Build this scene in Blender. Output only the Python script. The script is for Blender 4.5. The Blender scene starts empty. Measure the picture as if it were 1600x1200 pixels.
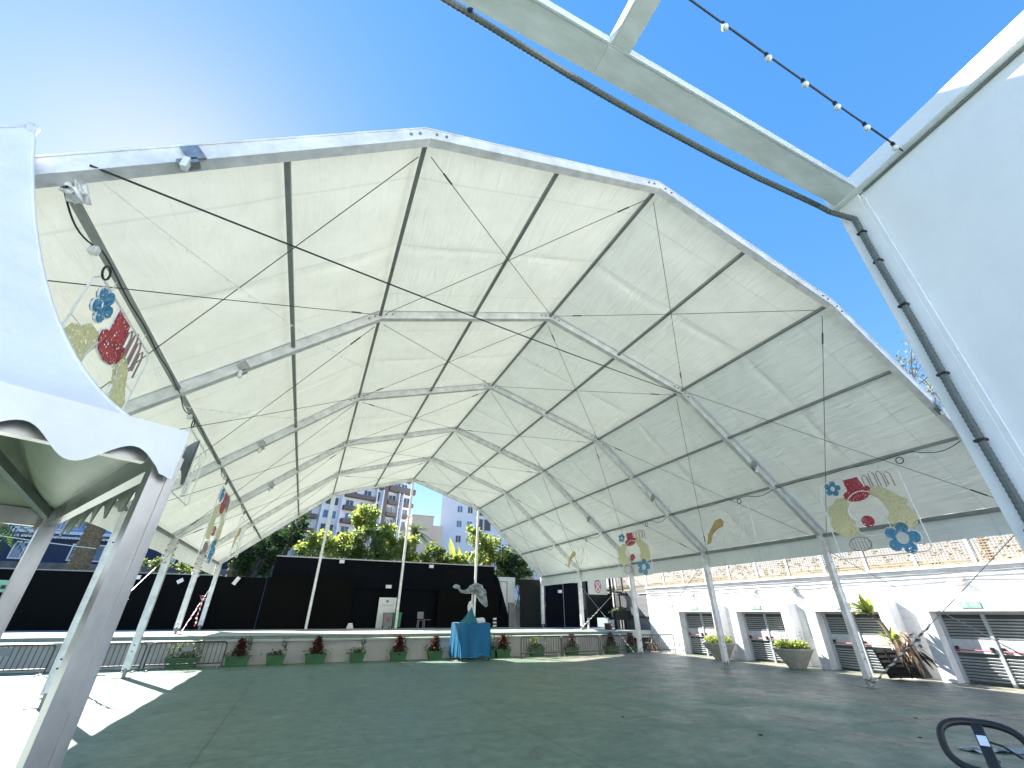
import bpy, bmesh, math, random
import numpy as np
from mathutils import Vector as V, Matrix
PI = math.pi
random.seed(7)
rng = np.random.default_rng(11)
SC = bpy.context.scene
COL = SC.collection
WL = {}      # world location of every parent, by object name

# ------------------------------------------------------------------ materials
def mat(name, col, rough=.6, metal=0., var=.12, vs=1.5, bump=0., bs=20., col2=None, spec=.5, transl=None, tl=0., stretch=(1, 1, 1), noise_detail=5, coat=0.):
    m = bpy.data.materials.new(name); m.use_nodes = True
    N = m.node_tree.nodes; L = m.node_tree.links
    p = N['Principled BSDF']
    p.inputs['Roughness'].default_value = rough
    p.inputs['Metallic'].default_value = metal
    p.inputs['Specular IOR Level'].default_value = spec
    if coat: p.inputs['Coat Weight'].default_value = coat
    tc = N.new('ShaderNodeTexCoord'); mp = N.new('ShaderNodeMapping')
    mp.inputs['Scale'].default_value = stretch
    L.new(tc.outputs['Object'], mp.inputs['Vector'])
    c2 = col2 if col2 else tuple(max(0, c * (1 - var * 2)) for c in col)
    no = N.new('ShaderNodeTexNoise'); no.inputs['Scale'].default_value = vs
    no.inputs['Detail'].default_value = noise_detail; no.inputs['Roughness'].default_value = .65
    L.new(mp.outputs[0], no.inputs['Vector'])
    rp = N.new('ShaderNodeValToRGB')
    rp.color_ramp.elements[0].position = .32; rp.color_ramp.elements[1].position = .68
    rp.color_ramp.elements[0].color = (*c2, 1)
    rp.color_ramp.elements[1].color = (*(tuple(min(1, c * (1 + var * .5)) for c in col)), 1)
    L.new(no.outputs['Fac'], rp.inputs['Fac'])
    L.new(rp.outputs[0], p.inputs['Base Color'])
    # roughness breakup
    mr = N.new('ShaderNodeMapRange'); mr.inputs[3].default_value = max(0, rough - .1); mr.inputs[4].default_value = min(1, rough + .12)
    L.new(no.outputs['Fac'], mr.inputs[0]); L.new(mr.outputs[0], p.inputs['Roughness'])
    if bump:
        n2 = N.new('ShaderNodeTexNoise'); n2.inputs['Scale'].default_value = bs; n2.inputs['Detail'].default_value = 4
        L.new(mp.outputs[0], n2.inputs['Vector'])
        b = N.new('ShaderNodeBump'); b.inputs['Strength'].default_value = bump; b.inputs['Distance'].default_value = .03
        L.new(n2.outputs['Fac'], b.inputs['Height']); L.new(b.outputs[0], p.inputs['Normal'])
    if transl:
        t = N.new('ShaderNodeBsdfTranslucent'); t.inputs['Color'].default_value = (*transl, 1)
        mx = N.new('ShaderNodeMixShader'); mx.inputs[0].default_value = tl
        L.new(p.outputs[0], mx.inputs[1]); L.new(t.outputs[0], mx.inputs[2])
        L.new(mx.outputs[0], N['Material Output'].inputs['Surface'])
    return m

M = {}
M['alu'] = mat('weathered_aluminium', (.82, .82, .81), .42, .08, .14, 2.2, .05, 60, stretch=(1, 1, 1))
M['alu_dark'] = mat('dull_aluminium', (.27, .29, .28), .5, .2, .12, 2, .04, 60)
M['beam_steel'] = mat('stained_beam_steel', (.90, .90, .89), .6, 0, .10, 1.6, .1, 30, col2=(.66, .65, .61), stretch=(.6, 2, 2), noise_detail=9)
M['gz_alu'] = mat('brushed_gazebo_aluminium', (.44, .44, .44), .3, .85, .2, 1.3, .0, 60, stretch=(1, 1, .4))
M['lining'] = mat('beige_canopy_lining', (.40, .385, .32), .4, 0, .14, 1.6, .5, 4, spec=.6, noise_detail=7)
M['steel'] = mat('galvanised_steel', (.42, .43, .43), .4, .7, .15, 9)
M['bar_steel'] = mat('barrier_steel', (.065, .07, .07), .5, .2, .15, 9)
M['wire'] = mat('wire_rope', (.10, .11, .11), .5, .4)
M['black_cord'] = mat('black_rubber', (.014, .014, .015), .5)
M['black_metal'] = mat('black_metal', (.02, .021, .023), .4, .2)
M['white_paint'] = mat('white_paint', (.80, .80, .79), .5, 0, .05, 3, .06, 50)
M['plastic_w'] = mat('white_plastic', (.75, .76, .75), .35, 0, .05)
M['glass'] = mat('window_glass', (.05, .08, .12), .08, 0, .1, .6, spec=.9)
M['glass_blue'] = mat('blue_window_glass', (.10, .22, .38), .1, 0, .2, .6, spec=.9)
M['shutter'] = mat('closed_shutter', (.12, .12, .13), .6)

# roof fabric
def fabric(name, col, tcol, tl, dirt=(.55, .56, .50), bump=.62, seams=True):
    m = bpy.data.materials.new(name); m.use_nodes = True
    N = m.node_tree.nodes; L = m.node_tree.links; p = N['Principled BSDF']
    p.inputs['Roughness'].default_value = .5
    tc = N.new('ShaderNodeTexCoord')
    no = N.new('ShaderNodeTexNoise'); no.inputs['Scale'].default_value = .9; no.inputs['Detail'].default_value = 9; no.inputs['Roughness'].default_value = .72
    L.new(tc.outputs['Object'], no.inputs['Vector'])
    rp = N.new('ShaderNodeValToRGB'); rp.color_ramp.elements[0].position = .25; rp.color_ramp.elements[1].position = .6
    rp.color_ramp.elements[0].color = (*dirt, 1); rp.color_ramp.elements[1].color = (*col, 1)
    L.new(no.outputs['Fac'], rp.inputs['Fac']); L.new(rp.outputs[0], p.inputs['Base Color'])
    # wrinkles: stretched noise, running across the bays
    mp = N.new('ShaderNodeMapping'); mp.inputs['Scale'].default_value = (2.6, .45, 2.6); mp.inputs['Rotation'].default_value = (0, .3, .35)
    L.new(tc.outputs['Object'], mp.inputs['Vector'])
    n2 = N.new('ShaderNodeTexNoise'); n2.inputs['Scale'].default_value = 1.6; n2.inputs['Detail'].default_value = 5; n2.inputs['Distortion'].default_value = .8
    L.new(mp.outputs[0], n2.inputs['Vector'])
    n3 = N.new('ShaderNodeTexNoise'); n3.inputs['Scale'].default_value = .35; n3.inputs['Detail'].default_value = 2
    L.new(tc.outputs['Object'], n3.inputs['Vector'])
    mu = N.new('ShaderNodeMath'); mu.operation = 'MULTIPLY'
    L.new(n2.outputs['Fac'], mu.inputs[0]); L.new(n3.outputs['Fac'], mu.inputs[1])
    b = N.new('ShaderNodeBump'); b.inputs['Strength'].default_value = bump; b.inputs['Distance'].default_value = .15
    L.new(mu.outputs[0], b.inputs['Height']); L.new(b.outputs[0], p.inputs['Normal'])
    t = N.new('ShaderNodeBsdfTranslucent')
    mc = N.new('ShaderNodeMix'); mc.data_type = 'RGBA'; mc.blend_type = 'MULTIPLY'; mc.inputs[0].default_value = 1
    mc.inputs[6].default_value = (*tcol, 1)
    r2 = N.new('ShaderNodeValToRGB'); r2.color_ramp.elements[0].position = .25; r2.color_ramp.elements[1].position = .62
    r2.color_ramp.elements[0].color = (.90, .90, .87, 1); r2.color_ramp.elements[1].color = (1, 1, 1, 1)
    L.new(no.outputs['Fac'], r2.inputs['Fac'])
    L.new(r2.outputs[0], mc.inputs[7]); L.new(mc.outputs[2], t.inputs['Color'])
    if seams:      # welded seams between the strips of membrane, three strips to a bay
        sy = N.new('ShaderNodeSeparateXYZ'); L.new(tc.outputs['Object'], sy.inputs[0])
        pp = N.new('ShaderNodeMath'); pp.operation = 'PINGPONG'; pp.inputs[1].default_value = 1.215; L.new(sy.outputs[1], pp.inputs[0])
        gt_ = N.new('ShaderNodeMath'); gt_.operation = 'GREATER_THAN'; gt_.inputs[1].default_value = 1.185; L.new(pp.outputs[0], gt_.inputs[0])
        for src, dst, k in ((mc.outputs[2], t.inputs['Color'], .86), (rp.outputs[0], p.inputs['Base Color'], .92)):
            sm = N.new('ShaderNodeMix'); sm.data_type = 'RGBA'; sm.blend_type = 'MULTIPLY'; sm.inputs[7].default_value = (k, k, k, 1)
            L.new(gt_.outputs[0], sm.inputs[0]); L.new(src, sm.inputs[6]); L.new(sm.outputs[2], dst)
    L.new(b.outputs[0], t.inputs['Normal'])
    mx = N.new('ShaderNodeMixShader'); mx.inputs[0].default_value = tl
    L.new(p.outputs[0], mx.inputs[1]); L.new(t.outputs[0], mx.inputs[2])
    L.new(mx.outputs[0], N['Material Output'].inputs['Surface'])
    return m
M['roof'] = fabric('marquee_roof_fabric', (.80, .84, .80), (.56, .56, .47), .185, (.70, .73, .69))
M['gazebo'] = fabric('gazebo_fabric', (.90, .90, .92), (.60, .60, .50), .03, (.78, .78, .77), .22, False)

# ground
def ground_mat():
    m = bpy.data.materials.new('green_painted_concrete'); m.use_nodes = True
    N = m.node_tree.nodes; L = m.node_tree.links; p = N['Principled BSDF']; p.inputs['Specular IOR Level'].default_value = .28
    tc = N.new('ShaderNodeTexCoord'); co = tc.outputs['Object']
    def noise(s, d=6, r=.65, dist=0, vec=None):
        n = N.new('ShaderNodeTexNoise'); n.inputs['Scale'].default_value = s; n.inputs['Detail'].default_value = d
        n.inputs['Roughness'].default_value = r; n.inputs['Distortion'].default_value = dist
        L.new(vec or co, n.inputs['Vector']); return n.outputs['Fac']
    def ramp(src, a, b, ca, cb):
        r = N.new('ShaderNodeValToRGB'); r.color_ramp.elements[0].position = a; r.color_ramp.elements[1].position = b
        r.color_ramp.elements[0].color = (*ca, 1); r.color_ramp.elements[1].color = (*cb, 1); L.new(src, r.inputs['Fac']); return r.outputs[0]
    def mix(f, a, b, t='MIX'):
        x = N.new('ShaderNodeMix'); x.data_type = 'RGBA'; x.blend_type = t
        if isinstance(f, float): x.inputs[0].default_value = f
        else: L.new(f, x.inputs[0])
        for i, v in ((6, a), (7, b)):
            if isinstance(v, tuple): x.inputs[i].default_value = (*v, 1)
            else: L.new(v, x.inputs[i])
        return x.outputs[2]
    base = ramp(noise(.12, 4), .3, .7, (.11, .18, .138), (.145, .218, .165))
    # worn grey patches: mostly on the right hand half (x > 8)
    sx = N.new('ShaderNodeSeparateXYZ'); L.new(co, sx.inputs[0])
    mr = N.new('ShaderNodeMapRange'); mr.inputs[1].default_value = 5; mr.inputs[2].default_value = 20; mr.inputs[3].default_value = -.16; mr.inputs[4].default_value = .10
    L.new(sx.outputs[0], mr.inputs[0])
    ad = N.new('ShaderNodeMath'); ad.operation = 'ADD'; L.new(noise(.35, 9, .72, .6), ad.inputs[0]); L.new(mr.outputs[0], ad.inputs[1])
    wear = ramp(ad.outputs[0], .47, .60, (0, 0, 0), (.95, .95, .95))
    c = mix(wear, base, ramp(noise(2.5, 6), .3, .7, (.185, .178, .142), (.315, .295, .24)))
    fine = ramp(noise(2.6, 10, .78, .5), .34, .70, (.66, .68, .67), (1.32, 1.30, 1.27))
    c = mix(1.0, c, fine, 'MULTIPLY')
    # pale scuffs
    mp = N.new('ShaderNodeMapping'); mp.inputs['Scale'].default_value = (1, 3.2, 1); mp.inputs['Rotation'].default_value = (0, 0, -.35); L.new(co, mp.inputs[0])
    sc = ramp(noise(1.1, 10, .82, 1.0, mp.outputs[0]), .56, .68, (0, 0, 0), (.6, .6, .6))
    c = mix(sc, c, (.36, .36, .32))
    # dark specks and stains
    st = ramp(noise(.8, 8, .75, .6), .34, .42, (.6, .6, .6), (0, 0, 0))
    c = mix(st, c, (.08, .095, .08))
    # slab joints every 7.3 m
    def joint(out, off):
        a = N.new('ShaderNodeMath'); a.operation = 'ADD'; a.inputs[1].default_value = off; L.new(out, a.inputs[0])
        w = N.new('ShaderNodeMath'); w.operation = 'PINGPONG'; w.inputs[1].default_value = 3.65; L.new(a.outputs[0], w.inputs[0])
        l = N.new('ShaderNodeMath'); l.operation = 'LESS_THAN'; l.inputs[1].default_value = .026; L.new(w.outputs[0], l.inputs[0]); return l.outputs[0]
    wob = N.new('ShaderNodeMath'); wob.operation = 'MULTIPLY_ADD'; wob.inputs[1].default_value = .12; L.new(noise(.8, 3), wob.inputs[0]); L.new(sx.outputs[0], wob.inputs[2])
    wob2 = N.new('ShaderNodeMath'); wob2.operation = 'MULTIPLY_ADD'; wob2.inputs[1].default_value = .12; L.new(noise(.8, 3), wob2.inputs[0]); L.new(sx.outputs[1], wob2.inputs[2])
    mxm = N.new('ShaderNodeMath'); mxm.operation = 'MAXIMUM'
    L.new(joint(wob.outputs[0], 1.3), mxm.inputs[0]); L.new(joint(wob2.outputs[0], 2.1), mxm.inputs[1])
    jm = N.new('ShaderNodeMath'); jm.operation = 'MULTIPLY'; jm.inputs[1].default_value = .6; L.new(mxm.outputs[0], jm.inputs[0])
    c = mix(jm.outputs[0], c, (.06, .075, .06))
    # far beyond the venue the ground is plain earth
    L.new(c, p.inputs['Base Color'])
    rr = N.new('ShaderNodeMapRange'); rr.inputs[1].default_value = .3; rr.inputs[2].default_value = .7; rr.inputs[3].default_value = .34; rr.inputs[4].default_value = .62
    L.new(noise(.5, 8, .7, .5), rr.inputs[0]); L.new(rr.outputs[0], p.inputs['Roughness'])
    b = N.new('ShaderNodeBump'); b.inputs['Strength'].default_value = .25; b.inputs['Distance'].default_value = .02
    L.new(noise(6, 8, .7), b.inputs['Height']); L.new(b.outputs[0], p.inputs['Normal'])
    return m
M['ground'] = ground_mat()
M['stage_floor'] = mat('stage_floor', (.42, .46, .41), .55, 0, .12, .8, .1, 8, stretch=(1, 2, 1))
M['stage_block'] = mat('painted_block_wall', (.46, .44, .40), .7, 0, .10, .8, .1, 12)
M['stage_trim'] = mat('green_stage_edge', (.17, .24, .20), .5, 0, .15, 1.5)
M['navy'] = mat('dark_navy_panel', (.0016, .003, .007), .7, 0, .25, .5, .06, 5, spec=.1)
M['black_board'] = mat('black_board', (.0025, .0032, .0035), .75, 0, .25, .7, .06, 6, spec=.1)
M['green_black'] = mat('greenish_black_panel', (.006, .0095, .0085), .6, 0, .2, 1, spec=.25)
M['whitewall'] = mat('whitewashed_wall', (.74, .745, .75), .75, 0, .12, .9, .5, 7, noise_detail=10)
M['bldwall'] = mat('rough_white_render', (.90, .90, .92), .8, 0, .04, .6, .6, 3.5, noise_detail=8)
M['louvre'] = mat('grey_louvre', (.50, .54, .56), .45, .3, .08, 3)
M['louvre_dark'] = mat('louvre_gap', (.09, .10, .11), .6)
M['door_panel'] = mat('pale_door_panel', (.55, .58, .59), .5, .1, .1, 4)
M['red'] = mat('red_paint', (.55, .03, .05), .4)
M['pale_red'] = mat('faded_red_bar', (.60, .12, .16), .4)
M['exit_green'] = mat('faded_green_sign', (.25, .52, .36), .5, 0, .1, 5)
M['green_plastic'] = mat('green_planter', (.035, .14, .045), .5, 0, .15, 3)
M['bin_green'] = mat('bin_green', (.03, .22, .08), .45)
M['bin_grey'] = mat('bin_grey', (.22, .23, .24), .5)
M['concrete'] = mat('pale_concrete', (.44, .42, .36), .8, 0, .12, 5, .2, 25)
M['soil'] = mat('soil', (.05, .035, .025), .9, 0, .3, 9)
M['tan'] = mat('reed_screen', (.36, .28, .20), .8, 0, .12, 2.5, .1, 30)
M['hill'] = mat('dry_hillside', (.27, .20, .13), .9, 0, .3, .35, .6, 2, col2=(.09, .10, .04), noise_detail=9)
M['blue_cloth'] = mat('blue_cloth', (.004, .19, .40), .6, 0, .10, .9, .5, 3, col2=(.003, .11, .24), stretch=(2, 2, .5), transl=(.0, .25, .45), tl=.25)
M['teal_cloth'] = mat('teal_cloth', (.01, .17, .22), .6, 0, .2, 3, .6, 6)
M['grey_sheet'] = mat('grey_plastic_sheet', (.40, .45, .47), .3, 0, .45, 2.2, .6, 6, stretch=(1, 1, 2))
M['banner'] = mat('cream_banner', (.78, .72, .58), .7, 0, .05, 3)
M['tinsel_red'] = mat('red_tinsel', (.62, .10, .14), .45, 0, .45, 14, 1, 40, transl=(.8, .2, .25), tl=.5)
M['tinsel_blue'] = mat('blue_tinsel', (.16, .42, .66), .45, 0, .45, 14, 1, 40, transl=(.25, .6, .9), tl=.5)
M['tinsel_yel'] = mat('pale_yellow_tinsel', (.86, .83, .58), .5, 0, .30, 14, 1, 40, transl=(.95, .93, .68), tl=.55)
M['tinsel_gold'] = mat('gold_tinsel', (.66, .53, .22), .5, 0, .30, 14, 1, 40, transl=(.85, .7, .35), tl=.5)
M['rope'] = mat('white_rope_light', (.90, .90, .87), .4, 0, .05)
M['mauve'] = mat('mauve_outline', (.32, .22, .25), .5)
M['bulb'] = mat('white_bulb', (.85, .84, .78), .2, 0, .05)
M['bark'] = mat('tree_bark', (.16, .12, .085), .9, 0, .25, 6, .6, 20)
M['palm_bark'] = mat('palm_bark', (.30, .22, .14), .95, 0, .45, 7, 1, 12, stretch=(1, 1, 2))
M['leaf_bright'] = mat('sunlit_broad_leaf', (.17, .22, .07), .3, 0, .35, 2.2, col2=(.06, .11, .025), transl=(.50, .58, .12), tl=.5, spec=.8)
M['leaf_mid'] = mat('broad_leaf', (.055, .105, .025), .45, 0, .35, 1.0, col2=(.03, .06, .018), transl=(.28, .36, .08), tl=.45, spec=.8)
M['leaf_dark'] = mat('dark_leaf', (.030, .060, .025), .45, 0, .3, 1.2, transl=(.10, .19, .04), tl=.35)
M['leaf_palm'] = mat('palm_leaf', (.07, .11, .045), .5, 0, .3, 1.2, transl=(.18, .27, .08), tl=.35)
M['leaf_grey'] = mat('silvery_leaf', (.20, .22, .17), .5, 0, .3, 2, transl=(.35, .38, .25), tl=.4)
M['flower_red'] = mat('russet_leaf', (.085, .022, .014), .5, 0, .35, 4, transl=(.16, .04, .02), tl=.25)
M['straw'] = mat('dry_leaves', (.42, .30, .20), .8, 0, .3, 5)
M['wall_shade'] = mat('wall_painted_shade', (.20, .20, .21), .9, 0, .12, .8, .2, 6)  # darker tone standing in for shade on the white wall
M['housenavy'] = mat('navy_house_render', (.03, .045, .11), .8, 0, .15, .6)
M['houseblue'] = mat('pale_blue_render', (.22, .34, .52), .8, 0, .1, .6)
M['houseslate'] = mat('slate_grey_wall', (.17, .17, .18), .9, 0, .3, .8, .3, 4)
M['aptwhite'] = mat('apartment_white', (.88, .88, .90), .8, 0, .04, .3)
M['aptbrown'] = mat('balcony_brown', (.18, .145, .13), .8, 0, .1, .6)
M['towerwhite'] = mat('tower_pale_render', (.80, .83, .90), .8, 0, .03, .2)
M['beige'] = mat('beige_render', (.90, .70, .54), .8, 0, .06, .4)
M['terracotta'] = mat('terracotta_trim', (.34, .10, .06), .8)
M['sticker'] = mat('pale_sticker', (.62, .72, .82), .5)
M['conduit'] = mat('grey_corrugated_conduit', (.13, .15, .15), .5, 0, .1)

def perforate(m, scale, amount):
    N = m.node_tree.nodes; L = m.node_tree.links; out = N['Material Output']; src = out.inputs['Surface'].links[0].from_socket
    tc = N.new('ShaderNodeTexCoord'); v = N.new('ShaderNodeTexVoronoi'); v.inputs['Scale'].default_value = scale; L.new(tc.outputs['Object'], v.inputs['Vector'])
    lt = N.new('ShaderNodeMath'); lt.operation = 'LESS_THAN'; lt.inputs[1].default_value = amount; L.new(v.outputs['Distance'], lt.inputs[0])
    tr = N.new('ShaderNodeBsdfTransparent'); mx = N.new('ShaderNodeMixShader'); L.new(lt.outputs[0], mx.inputs[0]); L.new(src, mx.inputs[1]); L.new(tr.outputs[0], mx.inputs[2]); L.new(mx.outputs[0], out.inputs['Surface'])
for k in ('tinsel_red', 'tinsel_blue', 'tinsel_yel', 'tinsel_gold'): perforate(M[k], 16, .36)
def stripe_mat(name, ca, cb, scale, axis='Z'):
    m = bpy.data.materials.new(name); m.use_nodes = True
    N = m.node_tree.nodes; L = m.node_tree.links; p = N['Principled BSDF']; p.inputs['Roughness'].default_value = .4
    tc = N.new('ShaderNodeTexCoord'); w = N.new('ShaderNodeTexWave'); w.bands_direction = axis
    w.inputs['Scale'].default_value = scale; w.inputs['Distortion'].default_value = 1.5
    L.new(tc.outputs['Object'], w.inputs['Vector'])
    r = N.new('ShaderNodeValToRGB'); r.color_ramp.interpolation = 'CONSTANT'; r.color_ramp.elements[1].position = .5
    r.color_ramp.elements[0].color = (*ca, 1); r.color_ramp.elements[1].color = (*cb, 1)
    L.new(w.outputs['Fac'], r.inputs['Fac']); L.new(r.outputs[0], p.inputs['Base Color'])
    return m
M['tape'] = stripe_mat('red_white_barrier_tape', (.62, .05, .07), (.85, .83, .82), 1.1)
M['tape_grey'] = stripe_mat('faded_barrier_tape', (.75, .74, .72), (.16, .13, .13), 1.6)

# ------------------------------------------------------------------ mesh builder
class MB:
    def __init__(s): s.v = []; s.f = []
    def add(s, vs, fs):
        b = len(s.v); s.v += [tuple(q) for q in vs]; s.f += [tuple(i + b for i in f) for f in fs]; return s
    def box(s, x0, x1, y0, y1, z0, z1):
        return s.add([(x0, y0, z0), (x1, y0, z0), (x1, y1, z0), (x0, y1, z0), (x0, y0, z1), (x1, y0, z1), (x1, y1, z1), (x0, y1, z1)],
                     [(0, 3, 2, 1), (4, 5, 6, 7), (0, 1, 5, 4), (1, 2, 6, 5), (2, 3, 7, 6), (3, 0, 4, 7)])
    def frame(s, o, ex, ey, ez, x0, x1, y0, y1, z0, z1):   # box in a local frame
        o, ex, ey, ez = V(o), V(ex), V(ey), V(ez)
        P = [o + ex * a + ey * b + ez * c for c in (z0, z1) for a, b in ((x0, y0), (x1, y0), (x1, y1), (x0, y1))]
        return s.add(P, [(0, 3, 2, 1), (4, 5, 6, 7), (0, 1, 5, 4), (1, 2, 6, 5), (2, 3, 7, 6), (3, 0, 4, 7)])
    def beam(s, a, b, w, h, up=(0, 0, 1), w2=None, h2=None):
        a, b = V(a), V(b); d = (b - a).normalized(); r = d.cross(V(up))
        if r.length < 1e-4: r = d.cross(V((0, 1, 0)))
        r.normalize(); u = r.cross(d)
        w2 = w if w2 is None else w2; h2 = h if h2 is None else h2
        P = [a + r * i * w / 2 + u * j * h / 2 for i, j in ((-1, -1), (1, -1), (1, 1), (-1, 1))] + [b + r * i * w2 / 2 + u * j * h2 / 2 for i, j in ((-1, -1), (1, -1), (1, 1), (-1, 1))]
        return s.add(P, [(3, 2, 1, 0), (4, 5, 6, 7), (0, 1, 5, 4), (1, 2, 6, 5), (2, 3, 7, 6), (3, 0, 4, 7)])
    def tube(s, pts, r, n=8, closed=False, caps=True):
        pts = [V(p) for p in pts]; m = len(pts); rs = r if isinstance(r, (list, tuple)) else [r] * m
        prev = None; vs = []
        for i, p in enumerate(pts):
            if closed: d = pts[(i + 1) % m] - pts[i - 1]
            else: d = pts[min(i + 1, m - 1)] - pts[max(i - 1, 0)]
            d.normalize()
            if prev is None:
                a = V((0, 0, 1)) if abs(d.z) < .9 else V((1, 0, 0)); x = d.cross(a).normalized()
            else:
                x = prev - d * prev.dot(d); x = x.normalized() if x.length > 1e-6 else d.orthogonal().normalized()
            prev = x; y = d.cross(x)
            for k in range(n):
                t = 2 * PI * k / n; vs.append(p + (x * math.cos(t) + y * math.sin(t)) * rs[i])
        fs = []
        for i in range(m if closed else m - 1):
            j = (i + 1) % m
            for k in range(n): fs.append((i * n + k, i * n + (k + 1) % n, j * n + (k + 1) % n, j * n + k))
        if caps and not closed: fs += [tuple(range(n - 1, -1, -1)), tuple(range((m - 1) * n, m * n))]
        return s.add(vs, fs)
    def lathe(s, c, prof, n=24, sx=1, sy=1):
        c = V(c); vs = []
        for r, z in prof:
            for k in range(n): t = 2 * PI * k / n; vs.append(c + V((r * math.cos(t) * sx, r * math.sin(t) * sy, z)))
        fs = [(i * n + k, i * n + (k + 1) % n, (i + 1) * n + (k + 1) % n, (i + 1) * n + k) for i in range(len(prof) - 1) for k in range(n)]
        fs += [tuple(range(n - 1, -1, -1)), tuple(range((len(prof) - 1) * n, len(prof) * n))]
        return s.add(vs, fs)
    def prism(s, poly, o, eu, ev, en, t):       # 2D outline extruded along en by t
        o, eu, ev, en = V(o), V(eu), V(ev), V(en); n = len(poly)
        A = [o + eu * a + ev * b for a, b in poly]; B = [p + en * t for p in A]
        return s.add(A + B, [tuple(range(n)), tuple(range(2 * n - 1, n - 1, -1))] + [(i, i + n, (i + 1) % n + n, (i + 1) % n) for i in range(n)])
    def grid(s, fn, nu, nv):
        vs = [fn(i / nu, j / nv) for j in range(nv + 1) for i in range(nu + 1)]
        fs = [(j * (nu + 1) + i, j * (nu + 1) + i + 1, (j + 1) * (nu + 1) + i + 1, (j + 1) * (nu + 1) + i) for j in range(nv) for i in range(nu)]
        return s.add(vs, fs)
    def leaves(s, pts, size, up=.35, aspect=.55, jitter=.35):
        """rhombic leaves, gently folded, at the given points"""
        pts = np.asarray(pts, float); n = len(pts)
        d = rng.normal(size=(n, 3)); d[:, 2] = d[:, 2] * .6 - .15; d /= np.linalg.norm(d, axis=1)[:, None]
        e = rng.normal(size=(n, 3)); e[:, 2] *= 1 - up; e -= (e * d).sum(1)[:, None] * d; e /= np.linalg.norm(e, axis=1)[:, None]
        nn = np.cross(d, e)
        L_ = size * (1 + jitter * rng.uniform(-1, 1, n))[:, None]
        A = pts; B = pts + d * L_ * .5 + e * L_ * aspect * .5 + nn * L_ * .08; C = pts + d * L_; D = pts + d * L_ * .5 - e * L_ * aspect * .5 + nn * L_ * .08
        vs = np.stack([A, B, C, D], 1).reshape(-1, 3)
        b = len(s.v); s.v += [tuple(x) for x in vs.tolist()]
        s.f += [(b + 4 * i, b + 4 * i + 1, b + 4 * i + 2, b + 4 * i + 3) for i in range(n)]
        return s
    def build(s, name, m, parent=None, smooth=False, origin=None, bevel=0):
        me = bpy.data.meshes.new(name)
        if parent is not None: o0 = WL.get(parent.name, V((0, 0, 0)))
        elif origin is not None: o0 = V(origin)
        else:
            a = np.array(s.v); lo = a.min(0); hi = a.max(0); o0 = V(((lo[0] + hi[0]) / 2, (lo[1] + hi[1]) / 2, lo[2]))
        me.from_pydata([(x - o0.x, y - o0.y, z - o0.z) for x, y, z in s.v], [], s.f)
        me.materials.append(M[m] if isinstance(m, str) else m)
        if smooth:
            me.polygons.foreach_set('use_smooth', [True] * len(me.polygons))
        me.update()
        ob = bpy.data.objects.new(name, me); COL.objects.link(ob)
        if parent is not None: ob.parent = parent
        else: ob.location = o0
        if bevel:
            bm = bmesh.new(); bm.from_mesh(me)
            bmesh.ops.bevel(bm, geom=list(bm.edges), offset=bevel, segments=2, affect='EDGES', profile=.5)
            bm.to_mesh(me); bm.free()
        WL[ob.name] = V(o0)
        return ob

def tag(o, label=None, cat=None, group=None, kind=None):
    if label: o['label'] = label
    if cat: o['category'] = cat
    if group: o['group'] = group
    if kind: o['kind'] = kind
    return o
def thing(name, loc, label, cat, group=None):
    o = bpy.data.objects.new(name, None); COL.objects.link(o); o.location = loc; o.empty_display_size = .3
    WL[o.name] = V(loc); return tag(o, label, cat, group)
def kids(o): return [c for c in bpy.data.objects if c.parent == o]
def dup(root, loc, rz, label, group=None, scale=None):
    r = root.copy(); COL.objects.link(r); r.location = loc; r.rotation_euler = (0, 0, rz); r['label'] = label
    if group: r['group'] = group
    if scale: r.scale = (scale,) * 3
    for ch in kids(root):
        c = ch.copy(); COL.objects.link(c); c.parent = r
        for g in kids(ch):
            d = g.copy(); COL.objects.link(d); d.parent = c
    return r
def sag(a, b, s, n=14):
    a, b = V(a), V(b); return [a.lerp(b, i / n) - V((0, 0, s * 4 * (i / n) * (1 - i / n))) for i in range(n + 1)]
def circle(cx, cy, r, n=20, ry=None): return [(cx + r * math.cos(2 * PI * k / n), cy + (ry or r) * math.sin(2 * PI * k / n)) for k in range(n)]

# ------------------------------------------------------------------ ground
MB().add([(-400, -400, 0), (400, -400, 0), (400, 400, 0), (-400, 400, 0)], [(0, 1, 2, 3)]).build('ground', 'ground', origin=(0, 0, 0))['kind'] = 'structure'

# ------------------------------------------------------------------ the big marquee
X0 = 7.71; YS = [6.04 + 7.29 * i for i in range(6)]
PR = [(-14.49, 5.87), (-7.17, 12.15), (0, 14.41), (7.17, 12.15), (14.49, 5.87)]
ST = 1.42       # level of the stage
H = .36         # rafter depth
def offs(d):    # profile offset outwards by d, mitred
    out = []
    for i, (x, z) in enumerate(PR):
        ns = []
        for a, b in ((i - 1, i), (i, i + 1)):
            if a < 0 or b > 4: continue
            dx, dz = PR[b][0] - PR[a][0], PR[b][1] - PR[a][1]; l = math.hypot(dx, dz); ns.append((-dz / l, dx / l))
        nx = sum(n[0] for n in ns); nz = sum(n[1] for n in ns); l = math.hypot(nx, nz); nx /= l; nz /= l
        c = ns[0][0] * nx + ns[0][1] * nz
        out.append((x + nx * d / c, z + nz * d / c))
    return out
mq = thing('marquee', (X0, YS[0], 0), 'huge white arched marquee roof on aluminium legs over the green floor', 'marquee')
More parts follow.
